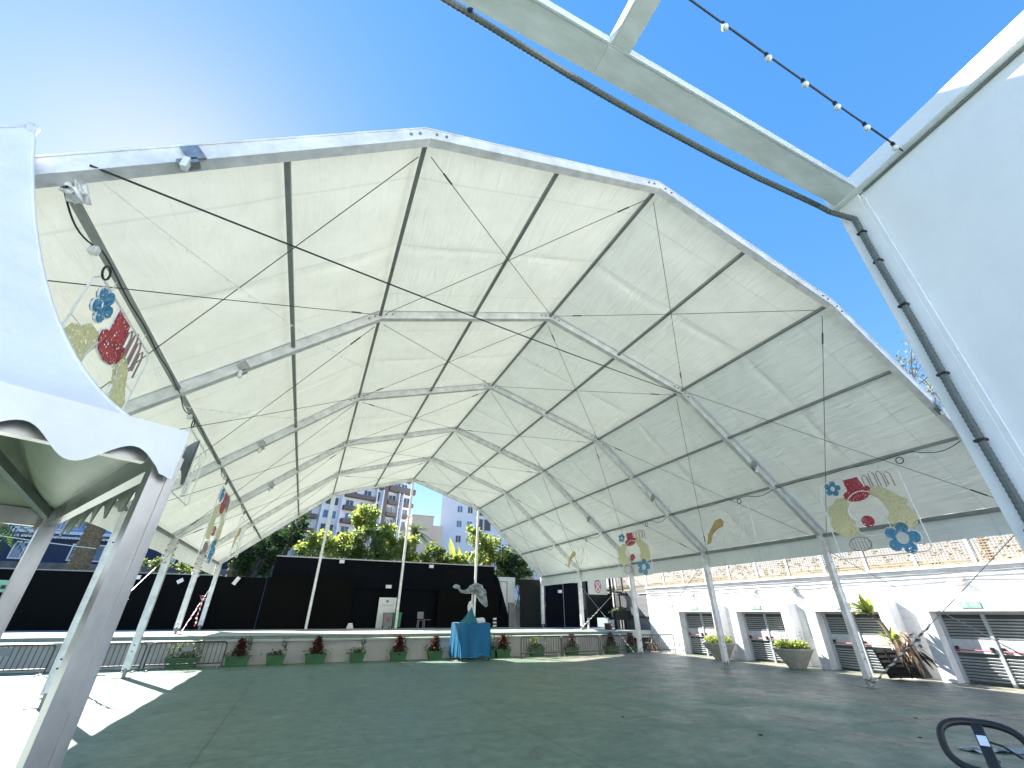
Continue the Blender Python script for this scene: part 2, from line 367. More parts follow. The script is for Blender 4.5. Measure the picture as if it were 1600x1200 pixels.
for fi, y in enumerate(YS):
    inn, out = offs(0), offs(H); w = .20
    for k in range(4):
        poly = [inn[k], inn[k + 1], out[k + 1], out[k]]
        mb = MB().prism(poly, (X0, y - w / 2, 0), (1, 0, 0), (0, 0, 1), (0, 1, 0), w)
        # grooves: a thin proud lip along the top and bottom of the face
        for (d0, d1) in ((0, .035), (H - .035, H)):
            a, b = offs(d0), offs(d1)
            mb.prism([a[k], a[k + 1], b[k + 1], b[k]], (X0, y - w / 2 - .02, 0), (1, 0, 0), (0, 0, 1), (0, 1, 0), .017)
        r = mb.build('rafter', 'alu', mq)
        # joint plates with bolts at the knees and the ridge
        if k in (0, 1, 2):
            j = k + 1; px, pz = PR[j]
            for (sx, kk) in ((-1, j - 1), (1, j + 1)):
                dx, dz = PR[kk][0] - px, PR[kk][1] - pz; l = math.hypot(dx, dz); dx /= l; dz /= l
                o = V((X0 + px, y - w / 2 - .006, pz)); ex = V((dx, 0, dz)); ez = V((-dz * sx, 0, dx * sx))
                if ez.z < 0: ez = -ez
                for q in (.18, .42):
                    c = o + ex * q + ez * .18; MB().tube([c, c + V((0, -.03, 0))], .035, 8).build('bolt', 'alu_dark', r)
    for s in (-1, 1):
        x = X0 + s * 14.49; zb = 0 if fi < 4 else ST
        lg = MB().box(x - .15, x + .15, y - .10, y + .10, zb + .30, 5.87 + .1)
        lg.box(x - .15, x + .15, y - .118, y - .102, zb + .30, 5.9) if False else None
        lg.box(x - .15, x - .11, y - .118, y - .102, zb + .30, 5.86).box(x + .11, x + .15, y - .118, y - .102, zb + .30, 5.86)
        o = lg.build('leg', 'alu', mq)
        bp_ = MB().box(x - .34, x + .34, y - .30, y + .30, zb + .004, zb + .03)
        bp_.box(x - .05, x + .05, y - .12, y - .09, zb + .03, zb + .36).box(x - .05, x + .05, y + .09, y + .12, zb + .03, zb + .36)
        bp_.tube([(x - .16, y, zb + .22), (x + .16, y, zb + .22)], .03, 8)
        bp_.build('base_plate', 'alu_dark', o)
        for hz in (1.0, 1.25, 4.8): MB().tube([(x, y - .125, zb * .5 + hz), (x, y - .119, zb * .5 + hz)], .03, 8).build('bolt', 'black_metal', o)
def lerp2(a, b, t): return (a[0] + (b[0] - a[0]) * t, a[1] + (b[1] - a[1]) * t)
IN = offs(.16)
PUR = [(IN[0], .0), (lerp2(IN[0], IN[1], 1 / 3), 1), (lerp2(IN[0], IN[1], 2 / 3), 1), (IN[1], 1), (lerp2(IN[1], IN[2], .5), 1), (IN[2], 1),
       (lerp2(IN[2], IN[3], .5), 1), (IN[3], 1), (lerp2(IN[3], IN[4], 1 / 3), 1), (lerp2(IN[3], IN[4], 2 / 3), 1), (IN[4], 0)]
for b in range(5):
    ya, yb = YS[b] + .11, YS[b + 1] - .11
    for pi, ((px, pz), _) in enumerate(PUR):
        wv = .105 if pi not in (0, 10) else .15
        MB().beam((X0 + px, ya, pz), (X0 + px, yb, pz), wv, wv * .9).build('purlin', 'alu_dark', mq)
    # diagonal bracing wires under each slope
    cb = offs(.05)
    for k in range(4):
        for (a, c) in ((k, k + 1), (k + 1, k)):
            ea = V((X0 + cb[a][0], YS[b] + .25, cb[a][1])); eb = V((X0 + cb[c][0], YS[b + 1] - .25, cb[c][1]))
            ea, eb = ea.lerp(eb, .02), eb.lerp(ea, .02)
            m_ = MB().tube([ea, ea.lerp(eb, .5) - V((0, 0, .03)), eb], .0115, 5)
            t_ = .06 if (b + k) % 2 else .88
            m_.tube([ea.lerp(eb, t_), ea.lerp(eb, t_ + .04)], .028, 6)
            m_.build('bracing_wire', 'wire', mq)
    # roof membrane: one sheet per bay, following the four slopes, sagging a little between purlins
    of = offs(H - .03); lens = [math.hypot(of[i + 1][0] - of[i][0], of[i + 1][1] - of[i][1]) for i in range(4)]; tot = sum(lens)
    ya2, yb2 = YS[b] + .0, YS[b + 1] - .0
    ph = [random.uniform(0, 6) for _ in range(6)]
    def surf(u, v, b=b, ph=ph):
        # u across the span in 10 purlin cells, v along the bay
        c = u * 10; cell = min(9, int(c)); seg = [(0, 3), (3, 5), (5, 7), (7, 10)]
        for si, (s0, s1) in enumerate(seg):
            if c <= s1: break
        t = (c - s0) / (s1 - s0); x, z = lerp2(of[si], of[si + 1], t)
        dx, dz = of[si + 1][0] - of[si][0], of[si + 1][1] - of[si][1]; l = math.hypot(dx, dz); nx, nz = -dz / l, dx / l
        ce = math.sin(PI * (c - math.floor(c))) if 0 < c < 10 else 0
        be = math.sin(PI * v)
        d = -.10 * (ce ** .7 if ce > 0 else 0) * be ** .5 * .6 if be > 0 else 0
        d += .020 * ce * be * math.sin(c * 4.3 + v * 5 + ph[0]) + .012 * ce * be * math.sin(v * 19 + c * 2.1 + ph[1]) + .008 * math.sin(PI * v) ** .3 * math.sin(v * 47 + 3 * math.sin(c * 1.3 + ph[3])) * math.exp(-(abs(c - round(c)) / .16) ** 2) * (1 if 0 < v < 1 else 0) + .030 * ce * math.exp(-((v - .52 - .015 * math.sin(c * 1.7 + ph[2])) / .018) ** 2)
        y = ya2 + (yb2 - ya2) * v
        return (X0 + x + nx * d, y, z + nz * d)
    MB().grid(surf, 120, 72).build('roof_sheet', 'roof', mq, smooth=True)
    for s in (-1, 1):       # valance hanging below the eaves purlin
        def val(u, v, s=s, b=b):
            ex_, ez_ = of[4]
            return (X0 + s * (ex_ + .02 * math.sin(u * 19 + b) * v), ya2 + (yb2 - ya2) * u, ez_ - (ez_ - 5.16) * v)
        MB().grid(val, 30, 4).build('eaves_valance', 'roof', mq, smooth=True)
for k, (gx, gz) in enumerate((PR[1], PR[2], PR[3])):     # tall posts closing the far end
    MB().box(X0 + gx - .10, X0 + gx + .10, YS[5] - .10, YS[5] + .10, ST + .02, gz + .02).build('end_post', 'alu', mq)

# bracing wires with barrier tape between the side legs (not part of the frame: strung and taped on)
def guy(a, b, label, tape=(0, 0), tm='tape', slack=.04, hang=None, name='guy_wire'):
    g = thing(name, V(a) if a[2] < b[2] else V(b), label, 'cable')
    pts = sag(a, b, slack); MB().tube(pts, .014, 6).build('wire', 'steel', g)
    if tape[1] > tape[0]:
        A, B = V(a), V(b); n = 26; P = []; R = []
        for i in range(n + 1):
            t = tape[0] + (tape[1] - tape[0]) * i / n
            P.append(A.lerp(B, t) - V((0, 0, slack * 4 * t * (1 - t))) + V((random.uniform(-.03, .03), random.uniform(-.03, .03), random.uniform(-.02, .02)))); R.append(random.uniform(.022, .05))
        MB().tube(P, R, 6).build('barrier_tape', tm, g)
    if hang:
        t, h = hang; p = V(a).lerp(V(b), t); P = [p + V((random.uniform(-.04, .04), random.uniform(-.04, .04), -h * i / 14)) for i in range(15)]
        MB().tube(P, [random.uniform(.02, .07) for _ in P], 5).build('tape_tail', tm, g)
        kb = MB().leaves([p + V((random.uniform(-.12, .12), random.uniform(-.12, .12), random.uniform(-.15, .15))) for _ in range(8)], .2)
        kb.build('tape_knot', tm, g)
    return g
RX, LX = X0 + 14.49, X0 - 14.49
guy((RX - .25, YS[0] + .2, .15), (RX - .25, YS[1] - .2, 5.3), 'guy wire with red and white tape before the fourth louvred door', (.0, .32), 'tape')
guy((RX - .25, YS[1] - .2, .12), (RX - .25, YS[0] + .2, 5.5), 'guy wire from the foot of the nearest right leg, wrapped in faded tape', (.0, .42), 'tape_grey', hang=(.33, .4))
guy((RX - .25, YS[2] - .2, .12), (RX - .25, YS[3] - .2, 5.2), 'thin bare guy wire crossing before the first louvred door')
guy((RX - .25, YS[3] + .2, .12), (RX - .25, YS[2] + .2, 5.2), 'thin bare guy wire rising from the foot of the leg beside the shade-grey end wall')
guy((RX - .25, YS[3] + .2, .12), (RX - .25, YS[4] - .2, 5.0), 'guy wire with black and white tape running down to the leg foot on the floor', (.02, .55), 'tape_grey')
guy((RX - .25, YS[4] - .1, ST + .1), (RX - .25, YS[3] + .2, 5.0), 'guy wire with black and white tape before the kiosk, foot on the stage', (.0, .45), 'tape_grey')
guy((LX + .25, YS[2] + .2, 2.0), (LX + .25, YS[3] - .2, 5.5), 'left guy wire with a long red and white tape tail hanging to the floor', (0, 0), 'tape', hang=(.3, 2.6))
guy((LX + .25, YS[4] + .2, ST + .1), (LX + .25, YS[5] - .2, 5.4), 'guy wire between the two left legs on the stage, wound with red and white tape', (.0, .55), 'tape', hang=(.5, 1.7))
# short tape wraps around the left legs
for y, lb in ((YS[3], 'red and white tape tied round the top of the third left leg'), (YS[4], 'red and white tape tied round the top of the left leg on the stage edge')):
    P = [V((LX + .21 * math.cos(t * .9), y + .17 * math.sin(t * .9), 5.75 - t * .04 + .06 * math.sin(t * 3))) for t in range(30)]
    tag(MB().tube(P, .035, 5).build('tape_wrap', 'tape'), lb, 'tape')
# loose cords
tag(MB().tube(sag((-4.1, 5.9, 8.25), (14.9, 13.2, 12.1), .12, 20), .018, 5).build('slack_rope', 'black_cord'), 'long black cord slung from the front left rafter across the marquee', 'cord')
def fairy(a, b, label, s=.25):
    g = thing('fairy_light_string', V(a), label, 'string lights', 'white fairy light strings under the roof')
    pts = sag(a, b, s, 60); MB().tube(pts, .008, 4).build('cord', 'rope', g)
    mb = MB()
    for i in range(1, 60, 2): p = pts[i]; mb.tube([p, p - V((0, 0, .07))], [.010, .006], 5)
    mb.build('bulb_row', 'bulb', g)['kind'] = 'stuff'
fairy((-3.9, 5.95, 8.05), (.40, 16.0, 11.5), 'thin white string of tiny fairy lights hanging from the front left rafter')
fairy((-4.2, 13.5, 7.7), (1.5, 21.0, 11.6), 'thin white string of tiny fairy lights further under the left slope')
fairy((14.5, 13.6, 11.9), (19.6, 20.4, 7.8), 'thin white string of tiny fairy lights under the right slope')

# clamp-on floodlights on the rafters
def rafter_light(x, y, z, side, label):
    g = thing('rafter_floodlight', (x, y, z), label, 'floodlight', 'small clamp floodlights on the rafters')
    MB().frame((x, y - .17, z + .14), (1, 0, -.86 * side), (0, 1, 0), (.86 * side, 0, 1), -.10, .10, -.02, .02, -.12, .10).build('clamp_plate', 'steel', g)
    MB().frame((x, y - .17, z - .08), (1, 0, -.86 * side), (0, 1, 0), (.86 * side, 0, 1), -.11, .11, -.02, .12, -.05, .03).build('bracket', 'steel', g)
    MB().box(x - .04, x + .05, y - .24, y - .12, z - .28, z - .06).build('lamp_head', 'plastic_w', g, bevel=.01)
nth = ['front', 'second', 'third', 'fourth', 'fifth']
for i in range(4):
    a = lerp2(PR[1], PR[0], .5); rafter_light(X0 + a[0], YS[i], a[1], -1, 'small clamp floodlight on the left slope of the %s rafter' % nth[i])
    a = lerp2(PR[3], PR[4], .52); rafter_light(X0 + a[0], YS[i], a[1], 1, 'small clamp floodlight on the right slope of the %s rafter' % nth[i])
# cables tied along the lower purlins
for s, lb in ((1, 'black lighting cable clipped along the right lower purlin in loose loops'), (-1, 'black lighting cable clipped along the left lower purlin in loose loops')):
    px, pz = PUR[9 if s > 0 else 1][0]; P = []
    for i in range(0, 293):
        y = 6.15 + i * .125; ph = (y - 6.04) % 7.29
        dz = .10 + .02 * math.sin(y * 3) + (.20 * math.sin(PI * min(1, ph / 1.5)) if ph < 1.5 else 0)
        P.append((X0 + px - s * .08, y, pz - dz))
    tag(MB().tube(P, .015, 5).build('lighting_cable', 'black_cord'), lb, 'cable')
loop_i = 0
for s in (1, -1):
    px, pz = PUR[9 if s > 0 else 1][0]
    for b in range(4):
        y = YS[b] + (2.0 if s > 0 else 1.85)
        g = thing('cable_coil', (X0 + px - s * .1, y, pz - .3), 'coiled cable tail with a white socket hanging at the %s purlin near the %s rafter' % ('right' if s > 0 else 'left', nth[b]), 'cable', 'cable coils at the lower purlins')
        MB().tube([(X0 + px - s * .1, y + .12 * math.cos(t), pz - .28 + .12 * math.sin(t)) for t in np.linspace(0, 2 * PI, 18)[:-1]], .018, 6, closed=True).build('coil', 'black_cord', g)
        MB().box(X0 + px - s * .1 - .06, X0 + px - s * .1 + .06, y - .62, y - .50, pz - .34, pz - .2).build('socket', 'plastic_w', g, bevel=.015)

kn = MB()
for q in range(5): kn.tube([V((-4.25, 6.25, 7.98)) + V((random.gauss(0, .07), random.gauss(0, .07), random.gauss(0, .07))) for _ in range(7)], [.02, .05, .06, .055, .06, .045, .01], 8)
tag(kn.build('cloth_knot', 'rope', smooth=True), 'knotted white cloth tied at the top end of the left lower purlin', 'cloth')

# ------------------------------------------------------------------ hanging tinsel decorations
def rope2(mb, pts, P, r=.025, closed=True): mb.tube([P(u, v) for u, v in pts], r, 6, closed=closed)
def clown(x, y0, y1, z0, z1, sgn, label, fade=False):
    """flat clown face figure in a wire frame; u runs 0..1 from y0 to y1, v runs 0..1 from z0 (top) to z1"""
    g = thing('tinsel_decoration', (x, (y0 + y1) / 2, z1), label, 'decoration', 'hanging tinsel figures along the marquee sides')
    Wd = y1 - y0; Hd = z0 - z1
    P = lambda u, v: V((x, y0 + Wd * u, z0 - Hd * v))
    def shape(poly, name, m, off=0):
        MB().prism(poly, (x - .03 + off, y0, z0), (0, Wd, 0), (0, 0, -Hd), (1, 0, 0), .05).build(name, m, g)
    fb = MB(); c = .05
    rope2(fb, [(c, 0), (1 - c, 0), (1, c), (1, 1 - c), (1 - c, 1), (c, 1), (0, 1 - c), (0, c)], P, .022)
    for u in (.2, .8): fb.tube([P(u, 0), P(u, 0) + V((0, 0, .28))], .012, 5)
    for v in (.3, .55, .8): fb.tube([P(0, v), P(1, v)], .010, 5)
    fb.build('wire_frame', 'rope', g)
    def fl(cu, cv, r, n=5, k=.32): return [(cu + r * (.62 + .62 * abs(math.cos(n * t / 2)) ** .55) * math.cos(t), cv + r * (.62 + .62 * abs(math.cos(n * t / 2)) ** .55) * math.sin(t)) for t in np.linspace(0, 2 * PI, 41)[:-1]]
    def ringshape(out, inn, name, m):
        n = len(out); mb = MB(); vs = []
        for dx in (-.042, .034):
            vs += [tuple(P(u, v) + V((dx, 0, 0))) for u, v in out] + [tuple(P(u, v) + V((dx, 0, 0))) for u, v in inn]
        fs = []
        for i in range(n):
            j = (i + 1) % n
            fs += [(i, j, n + j, n + i), (2 * n + j, 2 * n + i, 3 * n + i, 3 * n + j), (j, i, 2 * n + i, 2 * n + j), (n + i, n + j, 3 * n + j, 3 * n + i)]
        mb.add(vs, fs).build(name, m, g)
    def shrink(cu, cv, r, n): return [(cu + r * math.cos(t), cv + r * math.sin(t)) for t in np.linspace(0, 2 * PI, n + 1)[:-1]]
    ringshape(fl(.20, .10, .085), shrink(.20, .10, .035, 40), 'small_flower', 'tinsel_blue')
    ringshape(fl(.76, .83, .145), shrink(.76, .83, .07, 40), 'large_flower', 'tinsel_blue')
    hat = [(.36, .02), (.55, .02), (.58, .16), (.62, .15), (.65, .19), (.63, .26), (.56, .31), (.46, .33), (.36, .31), (.31, .27), (.30, .21), (.34, .18), (.37, .17)]
    shape(hat, 'hat', 'tinsel_red', .009); shape(circle(.47, .585, .072, 18), 'nose', 'tinsel_red', .005)
    shape([(.30, .24), (.34, .31), (.29, .40), (.27, .48), (.32, .56), (.33, .68), (.26, .73), (.14, .74), (.04, .66), (.02, .54), (.06, .48), (.03, .40), (.07, .32), (.14, .30), (.19, .24)], 'hair', 'tinsel_yel')
    shape([(.66, .18), (.74, .19), (.82, .25), (.88, .33), (.97, .40), (.95, .48), (1.0, .58), (.96, .70), (.84, .74), (.72, .70), (.69, .60), (.74, .52), (.72, .42), (.68, .33), (.60, .25)], 'hair', 'tinsel_yel')
    ob = MB()
    rope2(ob, circle(.50, .42, .215, 28), P, .028)
    rope2(ob, [(.33, .585), (.37, .54), (.42, .56), (.47, .60), (.53, .56), (.60, .53), (.68, .58), (.69, .68), (.62, .75), (.48, .77), (.37, .74), (.31, .67)], P, .02)
    rope2(ob, hat, P, .022); rope2(ob, fl(.76, .83, .15), P, .022); rope2(ob, fl(.20, .10, .088), P, .016)
    ob.build('rope_outline', 'rope', g)
    gb = MB()
    for k in range(4):
        u0 = .60 + k * .085; top = -.02 + .03 * abs(k - 1.2)
        gb.tube([P(u0, .20), P(u0 - .01, top + .03), P(u0 + .02, top), P(u0 + .05, top + .04), P(u0 + .055, .20 + .01 * k)], .019, 5)
    gb.build('striped_glove', 'mauve', g)
    gb = MB(); rope2(gb, circle(.285, .84, .13, 20, .085), P, .016)
    for k in range(6): gb.tube([P(.19 + k * .04, .775), P(.20 + k * .04, .905)], .012, 5)
    gb.build('striped_bow', 'mauve', g)
    return g
def horn(x, y0, y1, z0, z1, label):
    g = thing('tinsel_decoration', (x, (y0 + y1) / 2, z1), label, 'decoration', 'hanging tinsel figures along the marquee sides')
    Wd = y1 - y0; Hd = z0 - z1; P = lambda u, v: V((x, y0 + Wd * u, z0 - Hd * v))
    fb = MB(); c = .05
    rope2(fb, [(c, 0), (1 - c, 0), (1, c), (1, 1 - c), (1 - c, 1), (c, 1), (0, 1 - c), (0, c)], P, .022)
    for u in (.15, .35, .82): fb.tube([P(u, 0), P(u, 1)], .010, 5)
    for u in (.2, .8): fb.tube([P(u, 0), P(u, 0) + V((0, 0, .25))], .012, 5)
    fb.build('wire_frame', 'rope', g)
    MB().prism([(.02, .88), (.08, .62), (.2, .42), (.3, .28), (.42, .26), (.46, .36), (.42, .48), (.30, .52), (.18, .62), (.10, .84)], (x - .03, y0, z0), (0, Wd, 0), (0, 0, -Hd), (1, 0, 0), .05).build('feather', 'tinsel_gold', g)
    ob = MB()
    for k in range(5): rope2(ob, [(.52 + .03 * k, .62 + .06 * k), (.60, .74 + .05 * k), (.72, .74 + .04 * k), (.80 - .02 * k, .60 + .06 * k)], P, .024, False)
    rope2(ob, [(.55, .12), (.62, .3), (.58, .45), (.66, .6), (.76, .55), (.72, .38), (.80, .25), (.74, .1)], P, .024, False)
    rope2(ob, [(.78, .5), (.86, .4), (.93, .22), (.84, .3), (.9, .12)], P, .024, False)
    rope2(ob, [(.12, .62), (.2, .72), (.34, .7), (.4, .6)], P, .024, False)
    ob.build('rope_outline', 'rope', g)
RXp = X0 + PUR[9][0][0]; LXp = X0 + PUR[1][0][0]
clown(RXp, 11.38, 8.28, 7.68, 4.62, 1, 'large clown face of red, yellow and blue tinsel, right side near the white building')
horn(RXp, 18.1, 14.97, 7.70, 5.78, 'framed white rope figure with gold feather, right side in the second bay')
clown(RXp, 26.2, 22.75, 7.66, 4.85, 1, 'smaller looking clown tinsel figure in front of the fourth right leg')
horn(RXp, 33.2, 30.2, 7.66, 5.9, 'framed white rope figure with gold feather, right side near the coat of arms banner')
clown(LXp, 7.85, 10.9, 7.80, 4.70, -1, 'large clown face tinsel figure on the left, partly behind the gazebo roof')
horn(LXp, 15.2, 18.2, 7.75, 5.85, 'framed white rope figure hanging behind the near gazebo post')
clown(LXp, 22.3, 25.4, 7.62, 4.60, -1, 'narrow looking clown tinsel figure hanging above the left stage legs')
horn(LXp, 29.8, 32.8, 7.62, 5.6, 'framed white rope figure with gold feather, farthest on the left side')

# ------------------------------------------------------------------ stage
st = thing('stage', (7, 32, 0), 'long raised stage with pale block front wall and green edge', 'stage')
mb = MB().box(-45, 24.6, 31.8, 32.1, 0, 1.12); mb.build('front_wall', 'stage_block', st)
mb = MB()
mb.box(-45, 24.6, 31.785, 31.799, .60, .615)
for k in range(38): mb.box(-44 + k * 1.83, -43.988 + k * 1.83, 31.785, 31.799, (.0 if k % 2 else .615), (.60 if k % 2 else 1.1))
mb.build('block_joints', 'concrete', st)
MB().box(-45, 24.8, 31.62, 32.5, 1.12, 1.22).build('coping', 'stage_floor', st, bevel=.012)
MB().box(-45, 25.3, 32.5, 33.3, 1.0, 1.38).build('step_edge', 'stage_trim', st)
MB().box(-45, 27.88, 33.3, 44.0, .9, ST).build('stage_floor', 'stage_floor', st)
MB().box(27.881, 34, 38.2, 44.0, .9, ST).build('stage_floor', 'stage_floor', st)
MB().box(-45, 25.3, 32.45, 33.32, 1.384, 1.418).build('nosing', 'stage_floor', st)

# ------------------------------------------------------------------ black walls behind the stage
bw = thing('black_back_wall', (7, 44, ST), 'tall dark navy stage back wall with a wide black recess', 'wall')
MB().box(-3.0, 17.5, 44.2, 44.6, ST, 6.9).build('upper_panel', 'navy', bw)
MB().box(-3.0, 17.5, 44.14, 44.66, 6.91, 7.0).build('top_trim', 'steel', bw)
MB().box(-3.2, 3.8, 43.4, 44.19, ST, 5.2).build('side_panel', 'black_board', bw)
MB().box(11.6, 17.6, 43.6, 44.19, ST, 4.6).build('side_panel', 'black_board', bw)
MB().box(3.81, 11.59, 43.9, 44.19, 4.6, 5.1).build('recess_header', 'navy', bw)
MB().prism([(17.61, ST), (19.9, ST), (19.35, 2.3), (18.1, 5.9), (17.61, 6.3)], (0, 44.5, 0), (1, 0, 0), (0, 0, 1), (0, 1, 0), .09).build('slanted_dark_shape', 'navy', bw)  # dark slanted outline over the left part of the white side wall
lw = thing('low_black_wall', (-24, 44, ST), 'long low black wall along the left part of the stage', 'wall')
MB().box(-60, -6.6, 43.9, 44.2, ST, 5.2).build('boarding', 'black_board', lw)
MB().box(-6.59, -3.3, 43.6, 44.1, ST, 5.15).build('boarding', 'black_board', lw)
MB().box(-60, -6.6, 43.85, 44.25, 5.21, 5.28).build('top_rail', 'alu_dark', lw)
mb = MB()
for k in range(22): mb.box(-59 + k * 2.44, -58.985 + k * 2.44, 43.885, 43.897, ST, 5.2)
mb.build('panel_seams', 'navy', lw)
rw = thing('white_side_wall', (19, 44.5, ST), 'narrow sunlit white wall with a grey frame beside the navy wall', 'wall')
MB().box(18.0, 20.1, 44.6, 44.9, ST, 6.0).build('wall', 'whitewall', rw)
mb = MB().box(18.3, 18.4, 44.5, 44.59, 2.6, 5.6).box(19.1, 19.2, 44.5, 44.59, 2.6, 5.6).box(18.4, 19.1, 44.5, 44.59, 5.5, 5.6)
mb.build('door_frame', 'steel', rw)
MB().box(19.3, 19.9, 44.3, 44.59, ST, 3.6).build('meter_box', 'bin_grey', rw)
def flood(x, y, z, label, tilt=0, w=.42):
    g = thing('wall_floodlight', (x, y, z), label, 'floodlight', 'small white floodlights on the stage walls')
    e = V((math.cos(tilt), 0, math.sin(tilt))); u = V((-math.sin(tilt), 0, math.cos(tilt)))
    MB().frame((x, y, z), e, (0, 1, 0), u, -w / 2, w / 2, -.25, -.08, -.14, .14).build('lamp_body', 'plastic_w', g)
    MB().box(x - .04, x + .04, y - .08, y, z - .05, z + .05).build('bracket', 'black_metal', g)
flood(2.43, 44.2, 6.72, 'small white floodlight at the left top of the tall navy wall')
flood(10.77, 44.2, 6.66, 'small white floodlight at the right top of the tall navy wall')
flood(6.86, 43.9, 4.75, 'small white lamp above the white door in the recess', w=.5)
flood(-12.16, 43.9, 4.92, 'white floodlight on the low black wall beside the gazebo post', w=.55)
flood(-9.27, 43.9, 4.74, 'tilted small floodlight on the low black wall between the left legs', .6, .4)
flood(-5.42, 43.6, 4.85, 'strongly tilted white floodlight at the right end of the low black wall', 1.1, .62)
flood(24.42, 42.9, 4.68, 'small white lamp on the dark double door panel', w=.45)
for i, z in enumerate((2.16, 1.85, 1.57)):
    tag(MB().box(18.0 - .75, 18.0 - .4, 43.5, 43.59, z - .08, z + .08).build('white_plate', 'plastic_w'), '%s small white plate stacked on the right end of the navy wall' % ('topmost', 'middle', 'lowest')[i], 'plate', 'white plates on the navy wall')
tag(MB().prism([(-.3, 0), (.3, 0), (.15, .42), (-.15, .42)], (3.98, 43.0, ST + .003), (1, 0, 0), (0, 0, 1), (0, 1, 0), .3).build('white_wedge_speaker', 'plastic_w'), 'small white wedge speaker on the stage floor in front of the recess', 'speaker')
# white door with small emblem, bins, chair
dr = thing('white_door_panel', (7.0, 43.8, ST), 'white door leaf with a small grey crest standing in the black recess', 'door')
MB().box(6.2, 7.75, 43.80, 43.88, ST, 3.85).build('leaf', 'plastic_w', dr)
MB().prism(circle(0, 0, .12, 14), (6.95, 43.79, 3.55), (1, 0, 0), (0, 0, 1), (0, 1, 0), .008).build('crest', 'bin_grey', dr)
MB().box(6.5, 7.5, 43.79, 43.797, 3.22, 3.25).build('rule', 'bin_grey', dr)
def bin_(x, y, m, label, emblem):
    g = thing('wheelie_bin', (x, y, ST), label, 'bin')
    mb = MB(); b = [(x - .36, y - .32), (x + .36, y - .32), (x + .36, y + .34), (x - .36, y + .34)]
    vs = [(px * .86 + x * .14, py * .86 + y * .14, ST + .12) for px, py in b] + [(px, py, ST + 1.15) for px, py in b]
    mb.add(vs, [(3, 2, 1, 0), (4, 5, 6, 7), (0, 1, 5, 4), (1, 2, 6, 5), (2, 3, 7, 6), (3, 0, 4, 7)]).build('body', m, g)
    MB().box(x - .39, x + .39, y - .36, y + .37, ST + 1.153, ST + 1.23).build('lid', m, g, bevel=.02)
    for s in (-.28, .28): MB().tube([(x + s - .05, y + .3, ST + .13), (x + s + .05, y + .3, ST + .13)], .13, 14).build('wheel', 'black_cord', g)
    if emblem:
        MB().prism([(0, -.17), (.14, .0), (.13, .11), (.05, .13), (0, .07), (-.05, .13), (-.13, .11), (-.14, 0)], (x, y - .345, ST + .68), (1, 0, 0), (0, 0, 1), (0, 1, 0), .012).build('emblem', 'red', g)
    return g
bin_(6.95, 42.6, 'bin_grey', 'grey wheelie bin with a red emblem in front of the white door', True)
bin_(7.78, 42.8, 'bin_green', 'green wheelie bin half hidden by the centre post', False)
ch = thing('chair', (10.1, 42.9, ST), 'grey plastic chair with steel legs standing alone on the stage', 'chair')
MB().box(9.72, 10.28, 42.65, 43.2, ST + .62, ST + .66).build('seat', 'bin_grey', ch, bevel=.015)
MB().frame((9.98, 43.2, ST + .75), (1, 0, 0), (0, 1, 0), (0, .15, 1), -.28, .28, -.02, .02, 0, .55).build('backrest', 'bin_grey', ch)
for a in (9.76, 10.24):
    for bb in (42.7, 43.18): MB().tube([(a, bb, ST + .62), (a + (a - 10) * .15, bb + (bb - 42.94) * .2, ST + .005)], .022, 6).build('leg', 'steel', ch)
MB().box(10.28, 10.85, 42.75, 43.1, ST + .66, ST + .69).build('writing_tablet', 'bin_grey', ch)

# right hand black panels, kiosk and banner
def panel(x0, x1, y, z1, m, label, cat='wall', nm='black_panel_wall'):
    g = thing(nm, ((x0 + x1) / 2, y, ST), label, cat)
    MB().box(x0, x1, y, y + .25, ST, z1).build('boarding', m, g)
    MB().box(x0 - .02, x1 + .02, y - .03, y + .28, z1 + .005, z1 + .07).build('top_rail', 'alu_dark', g)
    return g
panel(20.1, 22.9, 43.2, 5.75, 'green_black', 'greenish black panel wall left of the right stage legs')
g = panel(22.95, 27.0, 43.0, 5.55, 'navy', 'dark navy double door panel between the two right stage legs', 'door', 'dark_double_door')
MB().box(24.93, 24.98, 42.95, 42.997, ST, 5.5).build('door_gap_strip', 'alu_dark', g)
panel(27.05, 29.2, 43.3, 5.9, 'black_board', 'black panel wall right of the double door')
ks = thing('black_kiosk', (24.8, 38.0, ST), 'dark green black kiosk box on short white legs with a banner above', 'kiosk')
MB().box(23.3, 26.2, 37.6, 38.6, ST + .9, 4.4).build('body', 'green_black', ks)
MB().box(23.2, 23.38, 37.5, 37.59, ST + .9, 5.7).build('post', 'black_metal', ks)
MB().box(26.1, 26.35, 37.5, 37.59, ST + .9, 5.75).build('post', 'black_metal', ks)
for x in (23.5, 25.8): MB().box(x, x + .14, 37.7, 37.84, ST, ST + .9).build('leg', 'plastic_w', ks)
bn = thing('coat_of_arms_banner', (24.7, 37.45, 4.3), 'cream banner with a red and white crowned shield emblem hung above the kiosk', 'banner')
MB().grid(lambda u, v: (23.6 + 2.2 * u, 37.46 + .03 * math.sin(u * 9), 4.25 + 1.55 * v), 16, 4).build('cloth', 'banner', bn, smooth=True)
def ell(cx, cz, rx, rz, y, t, m, nm):
    MB().prism(circle(0, 0, rx, 22, rz), (cx, y, cz), (1, 0, 0), (0, 0, 1), (0, -1, 0), t).build(nm, m, bn)
ell(24.7, 4.98, .36, .60, 37.42, .012, 'pale_red', 'shield')
ell(24.7, 5.17, .25, .22, 37.405, .012, 'banner', 'upper_field'); ell(24.7, 4.72, .25, .24, 37.405, .012, 'banner', 'lower_field')
